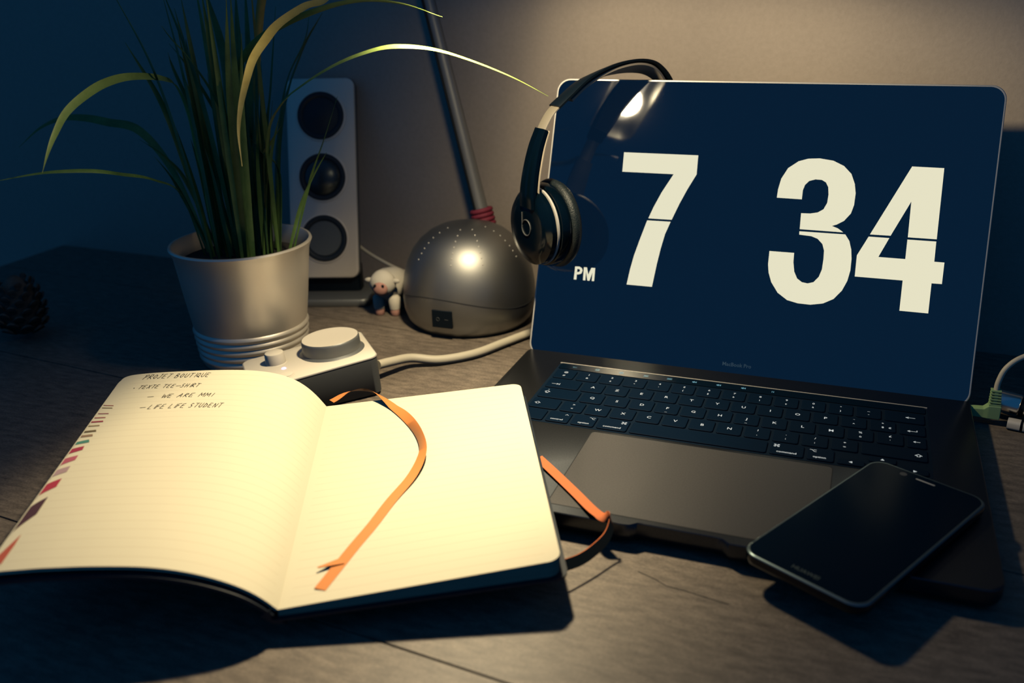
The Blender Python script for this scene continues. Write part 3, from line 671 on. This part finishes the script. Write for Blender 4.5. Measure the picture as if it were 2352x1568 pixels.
for side in (0, 1):
    f = (lambda p: p) if side == 0 else mir
    strip(f(slider), 12, 1.6, 'slider', pbr('steel_slider', (.62,.55,.42), .3, metal=.6), HP)
    strip(f(armp), lambda t: 15+7*t, 5.0, 'arm', M['gloss_black'], HP)
    strip(f(rimp), lambda t: 15+8*t, 1.3, 'arm_trim', pbr('champagne_trim', (.62,.54,.42), .35, metal=.3), HP)
    dr = 1 if side == 0 else -1
    cc = hp(-3.5 if side == 0 else 171.5, 125, -1)
    ax = HAX*dr
    # outer disc, housing, cushion
    cup = MB().lathe([(0,0),(8,-.4),(20,-.2),(28,1.2),(31.5,4.5),(32,8),(30.5,9.5)], cc, ax, 56).build('ear_cup', M['gloss_black'], HP, smooth=35)
    MB().lathe([(30.5,9.2),(32.4,9.2),(32.4,11.0),(30.5,11.0)], cc, ax, 56, False, False).build('cup_trim', M['alu_light'], HP, smooth=35)
    MB().lathe([(27,10.8),(33.5,13),(35,18),(34,21.5),(31,22)], cc, ax, 56).build('housing', M['gloss_black'], HP, smooth=35)
    MB().lathe([(30,21.5),(35.5,22.5),(37,26.5),(35,30.5),(29,32.5),(22,32),(18,29),(18,25)], cc, ax, 56).build('ear_cushion', M['leather'], HP, smooth=60)
    b = MB(); rp = [cc - ax*0.75 + (Vector((0,0,1))*math.sin(a) + HN*math.cos(a))*6.5 for a in [k*2*math.pi/28 for k in range(29)]]
    b.tube(rp, 0.55, 6); b.tube([cc - ax*.75 + Vector((0,0,12)) - HN*dr*6.3, cc - ax*.75 - HN*dr*6.3], .55, 6)
    b.build('emblem', M['grey_side'], cup, smooth=60)

# ------------------------------------------------------------------ potted plant
PC = Vector((-421, 189, 0))
PT = empty('potted_plant', PC, 'long-leaved grassy plant in a ribbed cream metal pot', 'potted plant')
prof = [(40,0),(45.5,0.6),(46.5,3)]
for z, amp in ((8,1),(14,1),(20,1),(26,1),(32,1)):
    prof += [(46.2+z*.105, z-2.6),(47.6+z*.105, z-.4),(47.6+z*.105, z+.6),(46.0+z*.105, z+2.8)]
prof += [(50,37),(53.2,60),(56.2,85),(58.0,100),(60.0,104.5),(61,107),(60.4,108.6),(58.6,108.6),(57.4,106.5),(55,95),(52,70)]
MB().lathe(prof, PC, n=96, cap1=False).build('pot', M['pot'], PT, smooth=40)
MB().lathe([(0,94),(30,95.5),(53,93.5)], PC, n=40, cap0=False).build('soil', M['soil'], PT)
def leaf(path, w, mat, roll, name='leaf', base_w=0.55):
    P = catmull(path, 7); n = len(P); L = []
    prevh = None
    for i, p in enumerate(P):
        t = (P[min(i+1,n-1)] - P[max(i-1,0)]).normalized(); s = i/(n-1)
        h = t.cross(Vector((0,0,1)))
        if h.length < 0.15 and prevh is not None: h = prevh
        h = h.normalized() if h.length > 1e-5 else Vector((1,0,0))
        if prevh is not None and h.dot(prevh) < 0: h = -h
        if prevh is not None: h = (h*0.4 + prevh*0.6).normalized()
        prevh = h
        u_ = h.cross(t)
        sv = h*math.cos(roll) + u_*math.sin(roll); nv_ = t.cross(sv)
        ww = w*(base_w + (1-base_w)*min(1, s*3))*max(0.06, 1-max(0, (s-.35)/.65)**2.0)
        L.append([p + sv*ww/2 + nv_*ww*.16, p + nv_*.12, p - sv*ww/2 + nv_*ww*.16, p - nv_*.22])
    return MB().loft(L).build(name, mat, PT, smooth=80)
rolls = [0.5, 0.75, -0.5, 0.8, 0.9, 0.6, 0.3, 0.2, 0.1, 0.9, 0.9, 0.3, 0.3, 0.2, 0.2, 0.4, 0.3, 0.6, 0.5, 0.4, 0.2, 0.3, 0.2]
for k, (path, w) in enumerate(LEAVES):
    o = leaf(path, w, M['leaf_yellow'] if k == 0 else M['leaf_lit'] if k in (1,2,3) else M['leaf'], rolls[k])
    if k == 0: o['label'] = 'yellowing leaf bent over and hanging'
rng = random.Random(11)
for k in range(38):
    a = rng.uniform(0, 2*math.pi); r = rng.uniform(2, 38)
    p0 = PC + Vector((math.cos(a)*r, math.sin(a)*r, 92))
    lean = rng.uniform(-0.25, 0.25) + 0.10*math.cos(a); dirn = Vector((math.cos(a+lean), math.sin(a+lean), 0))
    Hh = rng.uniform(90, 235); out = rng.uniform(5, 55)*(Hh/200)
    # keep clear of the speaker and the wall behind
    if dirn.y > 0.3: out *= 0.5
    path = [p0, p0 + Vector((0,0,Hh*.35)) + dirn*out*.18, p0 + Vector((0,0,Hh*.72)) + dirn*out*.5, p0 + Vector((0,0,Hh)) + dirn*out]
    leaf(path, rng.uniform(4.5, 8), M['leaf'], rng.uniform(0, .6))

# ------------------------------------------------------------------ desk speaker
SX = Vector((.949,.316,0)); SY = Vector((-.316,.949,0)); SO = Vector((-432.7, 322.3, 0))
SP = empty('desk_speaker', SO + SY*30, 'tall champagne speaker with three round drivers behind the plant', 'speaker')
TL_ = math.radians(16); SU = SY*math.sin(TL_) + Vector((0,0,math.cos(TL_))); SNn = -SY*math.cos(TL_) + Vector((0,0,math.sin(TL_)))
S0 = SO + SY*14
def spk(u, s, n=0.0): return S0 + SX*u + SU*s + SNn*n
def sring(i, n, r=9, w=73, h=208): return [spk(p[0], p[1], n) for p in rrect(w-2*i, h-2*i, r, 6, 1, 130)]
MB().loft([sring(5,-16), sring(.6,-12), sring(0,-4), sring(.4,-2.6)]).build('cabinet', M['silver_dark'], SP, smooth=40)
MB().loft([sring(.8,-2.6), sring(.8,-.8), sring(1.6,0)]).build('front_panel', M['champagne'], SP, smooth=40)
for s, kind in ((195,'tweeter'),(132,'cone'),(68,'radiator')):
    c = spk(1, s, 0)
    MB().lathe([(26.2,-.2),(26.2,.7),(24.6,1.0),(24.2,.2)], c, SNn, 56, False, False).build('driver_ring', M['champagne'], SP, smooth=40)
    MB().lathe([(24.4,.3),(23.5,1.6),(21,1.9),(19,.8),(18.6,.2),(0,.2)], c, SNn, 56, False).build('surround', M['rubber'], SP, smooth=40)
    if kind == 'cone':
        MB().lathe([(19,.5),(17,3),(12,5.6),(6,7.2),(0.4,7.8)], c, SNn, 56, False).build('driver_cone', M['cone'], SP, smooth=80)
    elif kind == 'tweeter':
        MB().lathe([(18.6,.4),(14,1.0),(9,2.0),(5,2.9),(.4,3.3)], c, SNn, 56, False).build('driver_cone', M['rubber'], SP, smooth=80)
    else:
        MB().lathe([(18.4,.3),(17.6,1.2),(.4,1.2)], c, SNn, 56, False).build('driver_cone', M['radiator'], SP, smooth=30)
b = MB(); b.loft([[SO + SX*u + SY*v + Vector((0,0,z)) for u, v in rrect(68, 20, 4, 3, 2, 40)] for z in (6, 34)]); b.build('neck', M['ink'], SP, smooth=40)
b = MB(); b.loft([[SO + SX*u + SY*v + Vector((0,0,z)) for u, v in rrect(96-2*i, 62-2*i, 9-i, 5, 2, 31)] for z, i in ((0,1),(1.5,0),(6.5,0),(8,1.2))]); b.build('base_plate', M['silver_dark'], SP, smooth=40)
wire = catmull([(-436,372,60), (-426,382,57), (-418,381,52.6), (-405,378,46.4), (-390,373.6,41.6), (-369,368,36), (-345,372,26), (-335,390,8), (-330,402,1.9)], 6)
b = MB(); b.tube(wire, 1.8, 8); b.build('speaker_wire', M['cable'], SP, smooth=60)

# ------------------------------------------------------------------ control pod with knobs
pA, pB, pC = Vector((-383,121,26)), Vector((-317,201,32)), Vector((-270,148,35)); pD = pA + pC - pB
PD = empty('volume_control_pod', (-325, 134, 0), 'cream volume control box with a large and a small knob', 'control pod')
def podp(u, v, n=0.0):
    p = (pA*(1-u)+pB*u)*(1-v) + (pD*(1-u)+pC*u)*v
    return p + PNn*n
PNn = (pB-pA).cross(pD-pA).normalized()
if PNn.z < 0: PNn = -PNn
LU, LV_ = (pB-pA).length, (pD-pA).length
def podring(i, n, grow=0.0, z=None):
    R_ = []
    for a, c in rrect(LU-2*i, LV_-2*i, 7, 6):
        p = podp(.5 + a/LU, .5 + c/LV_, n)
        if z is not None:
            cen = podp(.5,.5); d = Vector((p.x-cen.x, p.y-cen.y, 0)); p = Vector((p.x, p.y, z)) + d.normalized()*grow
        R_.append(p)
    return R_
MB().loft([podring(0,0,-0.5,0.8), podring(0,0,2.2,3.0), podring(-.2,-4), podring(0,-.9)]).build('case', M['grey_side'], PD, smooth=45)
MB().loft([podring(0,-.9), podring(.2,-.3), podring(.9,0)]).build('top_plate', M['white_plastic'], PD, smooth=45)
MB().loft([podring(-.5,-1.5), podring(-.5,-.7), podring(.1,-.45), podring(.1,-1.5)], False, False).build('edge_trim', M['alu_light'], PD, smooth=45)
kb = Vector((-326,165.5,31.3)); kb = podp(.70,.44)
MB().lathe([(27,0),(26.2,.6),(24.2,1.5),(24,10),(23.6,11.4),(23,12)], kb, PNn, 64, True, False).build('volume_knob', M['silver_dark'], PD, smooth=40)
MB().lathe([(23.2,11.9),(22.2,11.9),(19,11.2),(8,10.2),(.5,10)], kb, PNn, 64, False).build('knob_dish', M['white_plastic'], PD, smooth=60)
kk = podp(.245,.36)
MB().lathe([(9,0),(8.4,.5),(7.9,8),(7.4,9.2),(6.6,9.6),(.4,9.7)], kk, PNn, 40).build('tone_knob', M['white_plastic'], PD, smooth=40)
bt = podp(.285,.84)
MB().lathe([(6.6,0),(6.4,.5),(5.4,.5),(5.2,1.2),(.4,1.5)], bt, PNn, 36).build('push_button', M['white_plastic'], PD, smooth=40)
ld = podp(.285,.61)
MB().lathe([(2.0,0),(1.6,.7),(.4,1.0)], ld, PNn, 16).build('indicator_light', M['led'], PD, smooth=60)
hx = (pB-pA).normalized(); hy = (pA-pD).normalized(); hc = podp(.10,.80,.12)
HEADSET = [[(-3+3*math.cos(math.pi-k*math.pi/8)+3*0, 3*math.sin(k*math.pi/8)) for k in range(9)], [(-6,0),(-6,-1.6)], [(0,0),(0,-1.6)]]
stroke_mesh(HEADSET, lambda x, y: hc + hx*x + hy*y, .8).build('headset_mark', pbr('grey_print', (.25,.24,.22), .6), PD)
b = MB(); b.tube(catmull(POD_CABLE, 8), 4.0, 14); b.build('cable', M['cable'], PD, smooth=60)

# ------------------------------------------------------------------ desk lamp
DC = Vector((-271, 339, 0))
LM = empty('desk_lamp', DC, 'silver desk lamp with perforated dome base and leaning arm', 'lamp')
dprof = [(50,0),(57,1.5),(61.5,7),(64.5,16),(65.4,27),(65,38),(63.2,50),(59.5,62),(54,73),(46.5,82.5),(37,90),(26,95.2),(13,98),(.6,98.8)]
def dome_r(z):
    for (r0,z0),(r1,z1) in zip(dprof, dprof[1:]):
        if z0 <= z <= z1: return r0 + (r1-r0)*(z-z0)/(z1-z0)
    return 0
MB().lathe(dprof, DC, n=96, cap1=True).build('dome', M['silver'], LM, smooth=60)
FA = math.atan2(-455.6-339, 80.2+271)      # azimuth that faces the front of the desk
b = MB()
for da, z0s in ((-.30, 0), (.24, 0), (-1.02, 0), (.98, 0)):
    for k in range(7):
        z = [96.2, 93.0, 89.4, 85.2, 80.8, 76.4, 71.2][k]; r = dome_r(z)
        p = DC + Vector((math.cos(FA+da)*r, math.sin(FA+da)*r, z))
        nrm = Vector((math.cos(FA+da)*r/65, math.sin(FA+da)*r/65, .35)).normalized()
        b.lathe([(.75,-.3),(.75,.2),(.4,.5),(.05,.55)], p, nrm, 8)
pf = b.build('perforations', M['alu_light'], LM); pf['kind'] = 'stuff'
b = MB(); sw = []
for k in range(41):
    da = -1.25 + 2.5*k/40; z = 33 + 7.5*math.cos((da+.55)*2.05)
    r = dome_r(z) + .02; sw.append(DC + Vector((math.cos(FA+da)*r, math.sin(FA+da)*r, z)))
b.tube(sw, .45, 6); b.build('seam', M['seam'], LM)
sa = FA - .42
sn = Vector((math.cos(sa), math.sin(sa), 0)); st_ = Vector((-sn.y, sn.x, 0)); sc = DC + sn*64.6 + Vector((0,0,21.5))
sb = MB().box(sc, (20.5, 2.6, 17), (st_, sn, Vector((0,0,1)))).build('switch', M['ink'], LM, bevel=.5)
b = MB()
b.tube([sc + sn*1.5 + st_*(-4 + 1.6*math.cos(a)) + Vector((0,0,1.6*math.sin(a))) for a in [k*math.pi/6 for k in range(13)]], .25, 5)
b.tube([sc + sn*1.5 + st_*3, sc + sn*1.5 + st_*6.5], .25, 5); b.build('switch_mark', M['grey_side'], sb)
E0 = Vector((-262,372,72)); E1 = Vector((-341,392,368))
b = MB(); b.tube([E0, E0+(E1-E0)*.5, E1], [7.2,6.6,6.0], 24); b.build('lower_arm', M['chrome'], LM, smooth=60)
ad = (E1-E0).normalized(); ap = Vector((-.36,-.93,0)); ap = (ap - ad*ap.dot(ad)).normalized(); al_ = ad.cross(ap)
b = MB(); b.tube([E0 + al_*-1.0 + ap*8.0, E1 + al_*-1.0 + ap*7.0], 1.2, 8); b.build('arm_wire', M['ink'], LM)
for k in range(4):
    c = E0 + ad*(17+k*4.6)
    b = MB(); rp = [c + (ap*math.cos(a) + al_*math.sin(a))*9.4 for a in [i*2*math.pi/24 for i in range(25)]]
    b.tube(rp, 2.5, 8); b.build('cord_wrap', M['pink_cord'], LM, smooth=60)
HEAD = LAMP + Vector((0,0,16))
HZ = Vector((0,0,1))
def hood_ring(w, l, z, r): return [LAMP + HOOD_SIDE*p[0] + HOOD_DIR*p[1] + HZ*z for p in rrect(w, l, r, 6)]
b = MB(); b.lathe([(0,-9),(9,-9),(9,9),(0,9)], E1, al_, 24); b.build('elbow_joint', M['ink'], LM, smooth=40)
b = MB(); b.tube([E1, HEAD + Vector((-20,30,46))], 5.0, 16); b.build('upper_arm', M['chrome'], LM, smooth=60)
b = MB(); b.tube([HEAD + Vector((-20,30,46)), HEAD + Vector((0,0,16))], 5.5, 16); b.build('head_joint', M['ink'], LM, smooth=60)
MB().loft([hood_ring(14,100,34,6), hood_ring(30,126,31,12), hood_ring(42,138,20,14), hood_ring(52,146,-3,16), hood_ring(50,144,-3,15), hood_ring(38,136,18,13), hood_ring(28,124,28,11)]).build('hood', M['silver'], LM, smooth=50)
MB().loft([hood_ring(30,118,14.5,12), hood_ring(30,118,13.5,12), hood_ring(26,114,13,11)]).build('diffuser', M['diffuser'], LM)
# the bulb: a small source whose light leaves the trough wide along it and narrow across it
ld_ = bpy.data.lights.new('bulb_light', 'POINT')
ld_.energy = LAMP_POWER; ld_.color = LAMP_COLOUR; ld_.shadow_soft_size = 0.015
ld_.use_nodes = True
nt = ld_.node_tree; em = nt.nodes['Emission']
tc_ = nt.nodes.new('ShaderNodeTexCoord'); sp_ = nt.nodes.new('ShaderNodeSeparateXYZ'); nt.links.new(tc_.outputs['Normal'], sp_.inputs[0])
def ramp(points, socket, lo, hi):
    mr = nt.nodes.new('ShaderNodeMapRange'); mr.inputs['From Min'].default_value = lo; mr.inputs['From Max'].default_value = hi
    nt.links.new(socket, mr.inputs['Value'])
    rp = nt.nodes.new('ShaderNodeValToRGB'); els = rp.color_ramp.elements
    els[0].position = 0.0; els[1].position = 1.0
    for pos, val in points[1:-1]: els.new((pos-lo)/(hi-lo))
    for e_, (pos, val) in zip(els, points): e_.color = (val,val,val,1)
    nt.links.new(mr.outputs[0], rp.inputs[0])
    return rp.outputs[0]
# spill across the hood (x = sine of the sideways angle) plus the main lobe around the beam axis
SPILL = [(-1, 0.006), (-0.86, 0.027), (-0.72, 0.079), (-0.62, 0.145), (-0.53, 0.275), (-0.4, 0.351), (-0.1, 0.412), (0.2, 0.655), (0.42, 0.64), (0.55, 0.375), (0.65, 0.244), (0.85, 0.188), (1, 0.093)]
BEAM = Vector((-.20,-.13,-1)).normalized()
LOBE = [(0,0),(.62,0),(.70,.09),(.745,.22),(.80,.48),(.86,.60),(1,.60)]
dt = nt.nodes.new('ShaderNodeVectorMath'); dt.operation = 'DOT_PRODUCT'
nt.links.new(tc_.outputs['Normal'], dt.inputs[0]); dt.inputs[1].default_value = (BEAM.dot(HOOD_SIDE), BEAM.dot(HOOD_DIR), BEAM.z)
r1 = nt.nodes.new('ShaderNodeMath'); r1.operation = 'ADD'
nt.links.new(ramp(SPILL, sp_.outputs[0], -1, 1), r1.inputs[0]); # added mask dims both towards the left; the hood mesh does not
LEFT_DIR = Vector((-1,-.15,0)); LEFT_MASK = [(-1,1),(.52,1),(.59,.60),(.635,.20),(.67,.08),(.82,.08),(.89,.9),(1,1)]
dl = nt.nodes.new('ShaderNodeVectorMath'); dl.operation = 'DOT_PRODUCT'
nt.links.new(tc_.outputs['Normal'], dl.inputs[0]); dl.inputs[1].default_value = (LEFT_DIR.dot(HOOD_SIDE), LEFT_DIR.dot(HOOD_DIR), 0)
nt.links.new(ramp(LOBE, dt.outputs['Value'], 0, 1), r1.inputs[1])
cut = nt.nodes.new('ShaderNodeMath'); cut.operation = 'MULTIPLY'
nt.links.new(r1.outputs[0], cut.inputs[0]); nt.links.new(ramp(LEFT_MASK, dl.outputs['Value'], -1, 1), cut.inputs[1])
r1 = cut
r2 = nt.nodes.new('ShaderNodeMapRange'); r2.interpolation_type = 'SMOOTHSTEP'
r2.inputs['From Min'].default_value = 0.0; r2.inputs['From Max'].default_value = 0.27
ng = nt.nodes.new('ShaderNodeMath'); ng.operation = 'MULTIPLY'; ng.inputs[1].default_value = -1.0
nt.links.new(sp_.outputs[2], ng.inputs[0]); nt.links.new(ng.outputs[0], r2.inputs['Value'])
mu_ = nt.nodes.new('ShaderNodeMath'); mu_.operation = 'MULTIPLY'
nt.links.new(r1.outputs[0], mu_.inputs[0]); nt.links.new(r2.outputs[0], mu_.inputs[1]); nt.links.new(mu_.outputs[0], em.inputs['Strength'])
lo = bpy.data.objects.new('bulb_light', ld_); col.objects.link(lo)
lo.parent = LM; lo.matrix_parent_inverse = Matrix.Translation(-LM.location)
lo.matrix_basis = Matrix.Translation(LAMP*MM) @ Matrix((HOOD_SIDE, HOOD_DIR, HZ)).transposed().to_4x4()

# ------------------------------------------------------------------ small toy sheep beside the lamp
TS = empty('toy_sheep', (-359, 330, 0), 'small cream toy sheep with pinkish face beside the lamp dome', 'toy')
tf = Vector((.16,-.987,0)); ts = Vector((.987,.16,0)); tc = Vector((-358, 334, 0)); KS = 1.18
def blob(c, r, name, mat, parent=TS, lump=0.0, seed=0):
    bm = bmesh.new(); bmesh.ops.create_icosphere(bm, subdivisions=3, radius=1)
    rg = random.Random(seed)
    cs = [Vector((rg.gauss(0,1), rg.gauss(0,1), rg.gauss(0,1))).normalized() for _ in range(26)]
    b = MB()
    for v in bm.verts:
        q = v.co.normalized(); k = 1 + lump*max(max(0, q.dot(c_)-.86)/.14 for c_ in cs)
        b.v.append(tuple(Vector(c) + ts*q.x*r[0]*k + tf*q.y*r[1]*k + Vector((0,0,1))*q.z*r[2]*k))
    b.f = [tuple(x.index for x in f.verts) for f in bm.faces]; bm.free()
    return b.build(name, mat, parent, smooth=60)
def tp(x, y, z): return tc + (ts*x + tf*y + Vector((0,0,z)))*KS
def tr_(*r): return tuple(q*KS for q in r)
blob(tp(0,-4,24), tr_(14,18,14), 'body', M['wool'], lump=.10, seed=2)
hd = blob(tp(0,15,31), tr_(11,9,10.5), 'head', M['wool'], lump=.06, seed=5)
blob(tp(0,22,28), tr_(6.5,4.5,6.5), 'face', M['toy_face'], hd)
for sx in (-1, 1):
    blob(tp(sx*3.4,25.4,31), tr_(1.3,.9,1.5), 'eye', M['ink'], hd)
    blob(tp(sx*11.5,16,33), tr_(4,1.8,2.2), 'ear', M['wool'], hd)
    for fy in (9, -14):
        c = tp(sx*7, fy, 0)
        l = MB().lathe([(4.6*KS,6*KS),(5.0*KS,9*KS),(5.2*KS,16*KS),(3*KS,18*KS)], c, n=18).build('leg', M['wool'], TS, smooth=50)
        MB().lathe([(3.6*KS,0),(4.2*KS,.6),(4.2*KS,5.6*KS),(3.8*KS,6.4*KS)], c, n=18).build('hoof', M['toy_face'], l, smooth=50)

# ------------------------------------------------------------------ things at the right edge
AU = empty('audio_cable', (190, 243, 0), 'beige audio cable with green angled plug in the laptop side', 'cable')
b = MB()
b.loft([[(x, 243+y, z) for x, y, z in q] for q in (
   [(175.0,-3.2,5.8),(175.0,3.2,5.8),(175.0,3.2,12.2),(175.0,-3.2,12.2)], [(184.0,-3.4,5.6),(184.0,3.4,5.6),(184.0,3.4,12.6),(184.0,-3.4,12.6)],
   [(187.2,-3.8,5.4),(187.2,3.8,5.4),(187.2,3.8,15.6),(187.2,-3.8,15.6)], [(195.4,-3.8,5.2),(195.4,3.8,5.2),(195.4,3.8,15.8),(195.4,-3.8,15.8)])])
b.build('plug_body', M['green_plug'], AU, bevel=.5)
for k in range(6):
    z = 16.2 + k*2.2; w = 8.0 - k*.22
    MB().box((191.0-k*.12, 243, z), (w, 6.6-k*.2, 1.35)).build('strain_relief_rib', M['green_plug'], AU, bevel=.2)
MB().box((190.8, 243, 21.6), (2.6, 5.2, 12.6)).build('strain_relief', M['green_plug'], AU, bevel=.3)
cp = catmull([(190.5,243,26),(191.0,244,34),(194.5,246,44),(203,249,52),(218,254,57),(240,262,56),(262,276,40),(275,300,12),(278,325,3.4),(270,360,2.6)], 7)
b = MB(); b.tube(cp, 2.0, 10); b.build('cord', M['cable'], AU, smooth=60)
BRL = empty('metal_barrel', (222, 247, 0), 'shiny silver metal barrel lying behind the green plug', 'metal barrel')
a0 = Vector((192,259,12.8)); ax = Vector((.96,-.27,-.055)).normalized()
M['steel'] = pbr('polished_steel', (.85,.80,.72), 0.24, metal=1.0)
MB().lathe([(0,0),(7.5,.2),(9.2,2),(9.0,4),(9.0,17.5),(8.4,18.6),(7.4,19)], a0, ax, 40).build('body', M['steel'], BRL, smooth=40)
MB().lathe([(7.4,18.9),(7.4,21.5)], a0, ax, 40).build('groove', M['ink'], BRL, smooth=40)
MB().lathe([(7.4,21.5),(8.6,22),(9.0,23.4),(9.0,62),(8,64),(0,64.4)], a0, ax, 40).build('cap', M['steel'], BRL, smooth=40)
UC = empty('charging_cable', (215, 236, 0), 'white plug and cable end lying below the silver barrel', 'cable')
d1 = Vector((.97,-.22,0)).normalized(); d2 = Vector((-d1.y,d1.x,0)); u0_ = Vector((201,239,4.2))
def ubox(x0, x1, w, h, name, mat):
    b = MB(); b.loft([[u0_ + d1*x + d2*p[0] + Vector((0,0,p[1])) for p in rrect(w, h, min(w,h)*.3, 3)] for x in (x0, x0+.6, x1-.6, x1)]); b.build(name, mat, UC, smooth=40)
ubox(0, 8.5, 9, 7, 'plug', M['white_plastic']); ubox(8.5, 10.3, 7, 5, 'plug_gap', M['ink']); ubox(10.3, 30, 9, 7, 'plug_housing', M['white_plastic'])
b = MB(); b.tube([u0_+d1*30, u0_+d1*70+Vector((0,-6,-2)), u0_+d1*130+Vector((0,-10,-2.2))], 1.9, 10); b.build('cord', M['white_plastic'], UC, smooth=60)

# ------------------------------------------------------------------ pine cone in the dark at the left edge
KC = Vector((-668, 160, 0))
KN = empty('pine_cone', KC, 'dark scaly cone barely lit at the far left edge', 'pine cone')
MB().lathe([(4,4),(14,8),(19,22),(18,38),(12,54),(4,62)], KC, n=24).build('core', M['bark'], KN, smooth=60)
sm = None
for k in range(64):
    t = k/64; z = 8 + 50*t; a = k*2.39996; r = 15 + 7*math.sin(math.pi*(t*.85+.12))
    dv = Vector((math.cos(a), math.sin(a), 0)); tv = Vector((-dv.y, dv.x, 0)); c = KC + dv*r + Vector((0,0,z))
    if sm is None:
        b = MB()
        b.add([(-2.5,-6,-.8),(2.5,-6,-.8),(6.5,3,1.2),(4,6.6,2.6),(0,7.6,3.4),(-4,6.6,2.6),(-6.5,3,1.2),(-2.5,-6,1.0),(2.5,-6,1.0),(5.6,3,3.2),(3.4,6,4.8),(0,6.8,5.6),(-3.4,6,4.8),(-5.6,3,3.2)],
              [(0,1,2,3,4,5,6),(13,12,11,10,9,8,7)] + [(i,(i+1)%7,7+(i+1)%7,7+i) for i in range(7)])
        o = b.build('scale', M['bark'], None); sm = o.data
    else:
        o = bpy.data.objects.new('scale', sm); col.objects.link(o)
    o.parent = KN
    tilt = Matrix.Rotation(math.radians(18+40*t), 4, 'X')
    rot = Matrix((tv*-1, dv, Vector((0,0,1)))).transposed().to_4x4()
    sc_ = 1.0 - .45*t
    o.matrix_parent_inverse = Matrix.Translation(-KN.location)
    o.matrix_basis = Matrix.Translation(c*MM) @ rot @ tilt @ Matrix.Scale(sc_, 4)

# ------------------------------------------------------------------ lettering: outline text turned into flat meshes
tmp = []
for body, c, h, R_, U_, mat, parent, name, sx in texts:
    cu = bpy.data.curves.new('t', 'FONT'); cu.body = body; cu.size = 1.0; cu.align_x = 'CENTER'; cu.align_y = 'CENTER'; cu.resolution_u = 2
    cu.offset = 0.012
    ob = bpy.data.objects.new('t', cu); col.objects.link(ob); tmp.append(ob)
dg = bpy.context.evaluated_depsgraph_get(); dg.update()
for ob, (body, c, h, R_, U_, mat, parent, name, sx) in zip(tmp, texts):
    me = bpy.data.meshes.new_from_object(ob.evaluated_get(dg))
    me.name = name
    single = len(body) == 1
    k = h/0.72
    for v in me.vertices:
        p = c + R_*(v.co.x*k*sx) + U_*(v.co.y*k)
        v.co = p*MM
    me.materials.clear(); me.materials.append(mat)
    o = bpy.data.objects.new(name, me); col.objects.link(o)
    o.parent = parent; o.matrix_parent_inverse = parent.matrix_basis.inverted() if parent.type != 'EMPTY' else Matrix.Translation(-Vector(parent.location))
for ob in tmp:
    cu = ob.data; bpy.data.objects.remove(ob); bpy.data.curves.remove(cu)
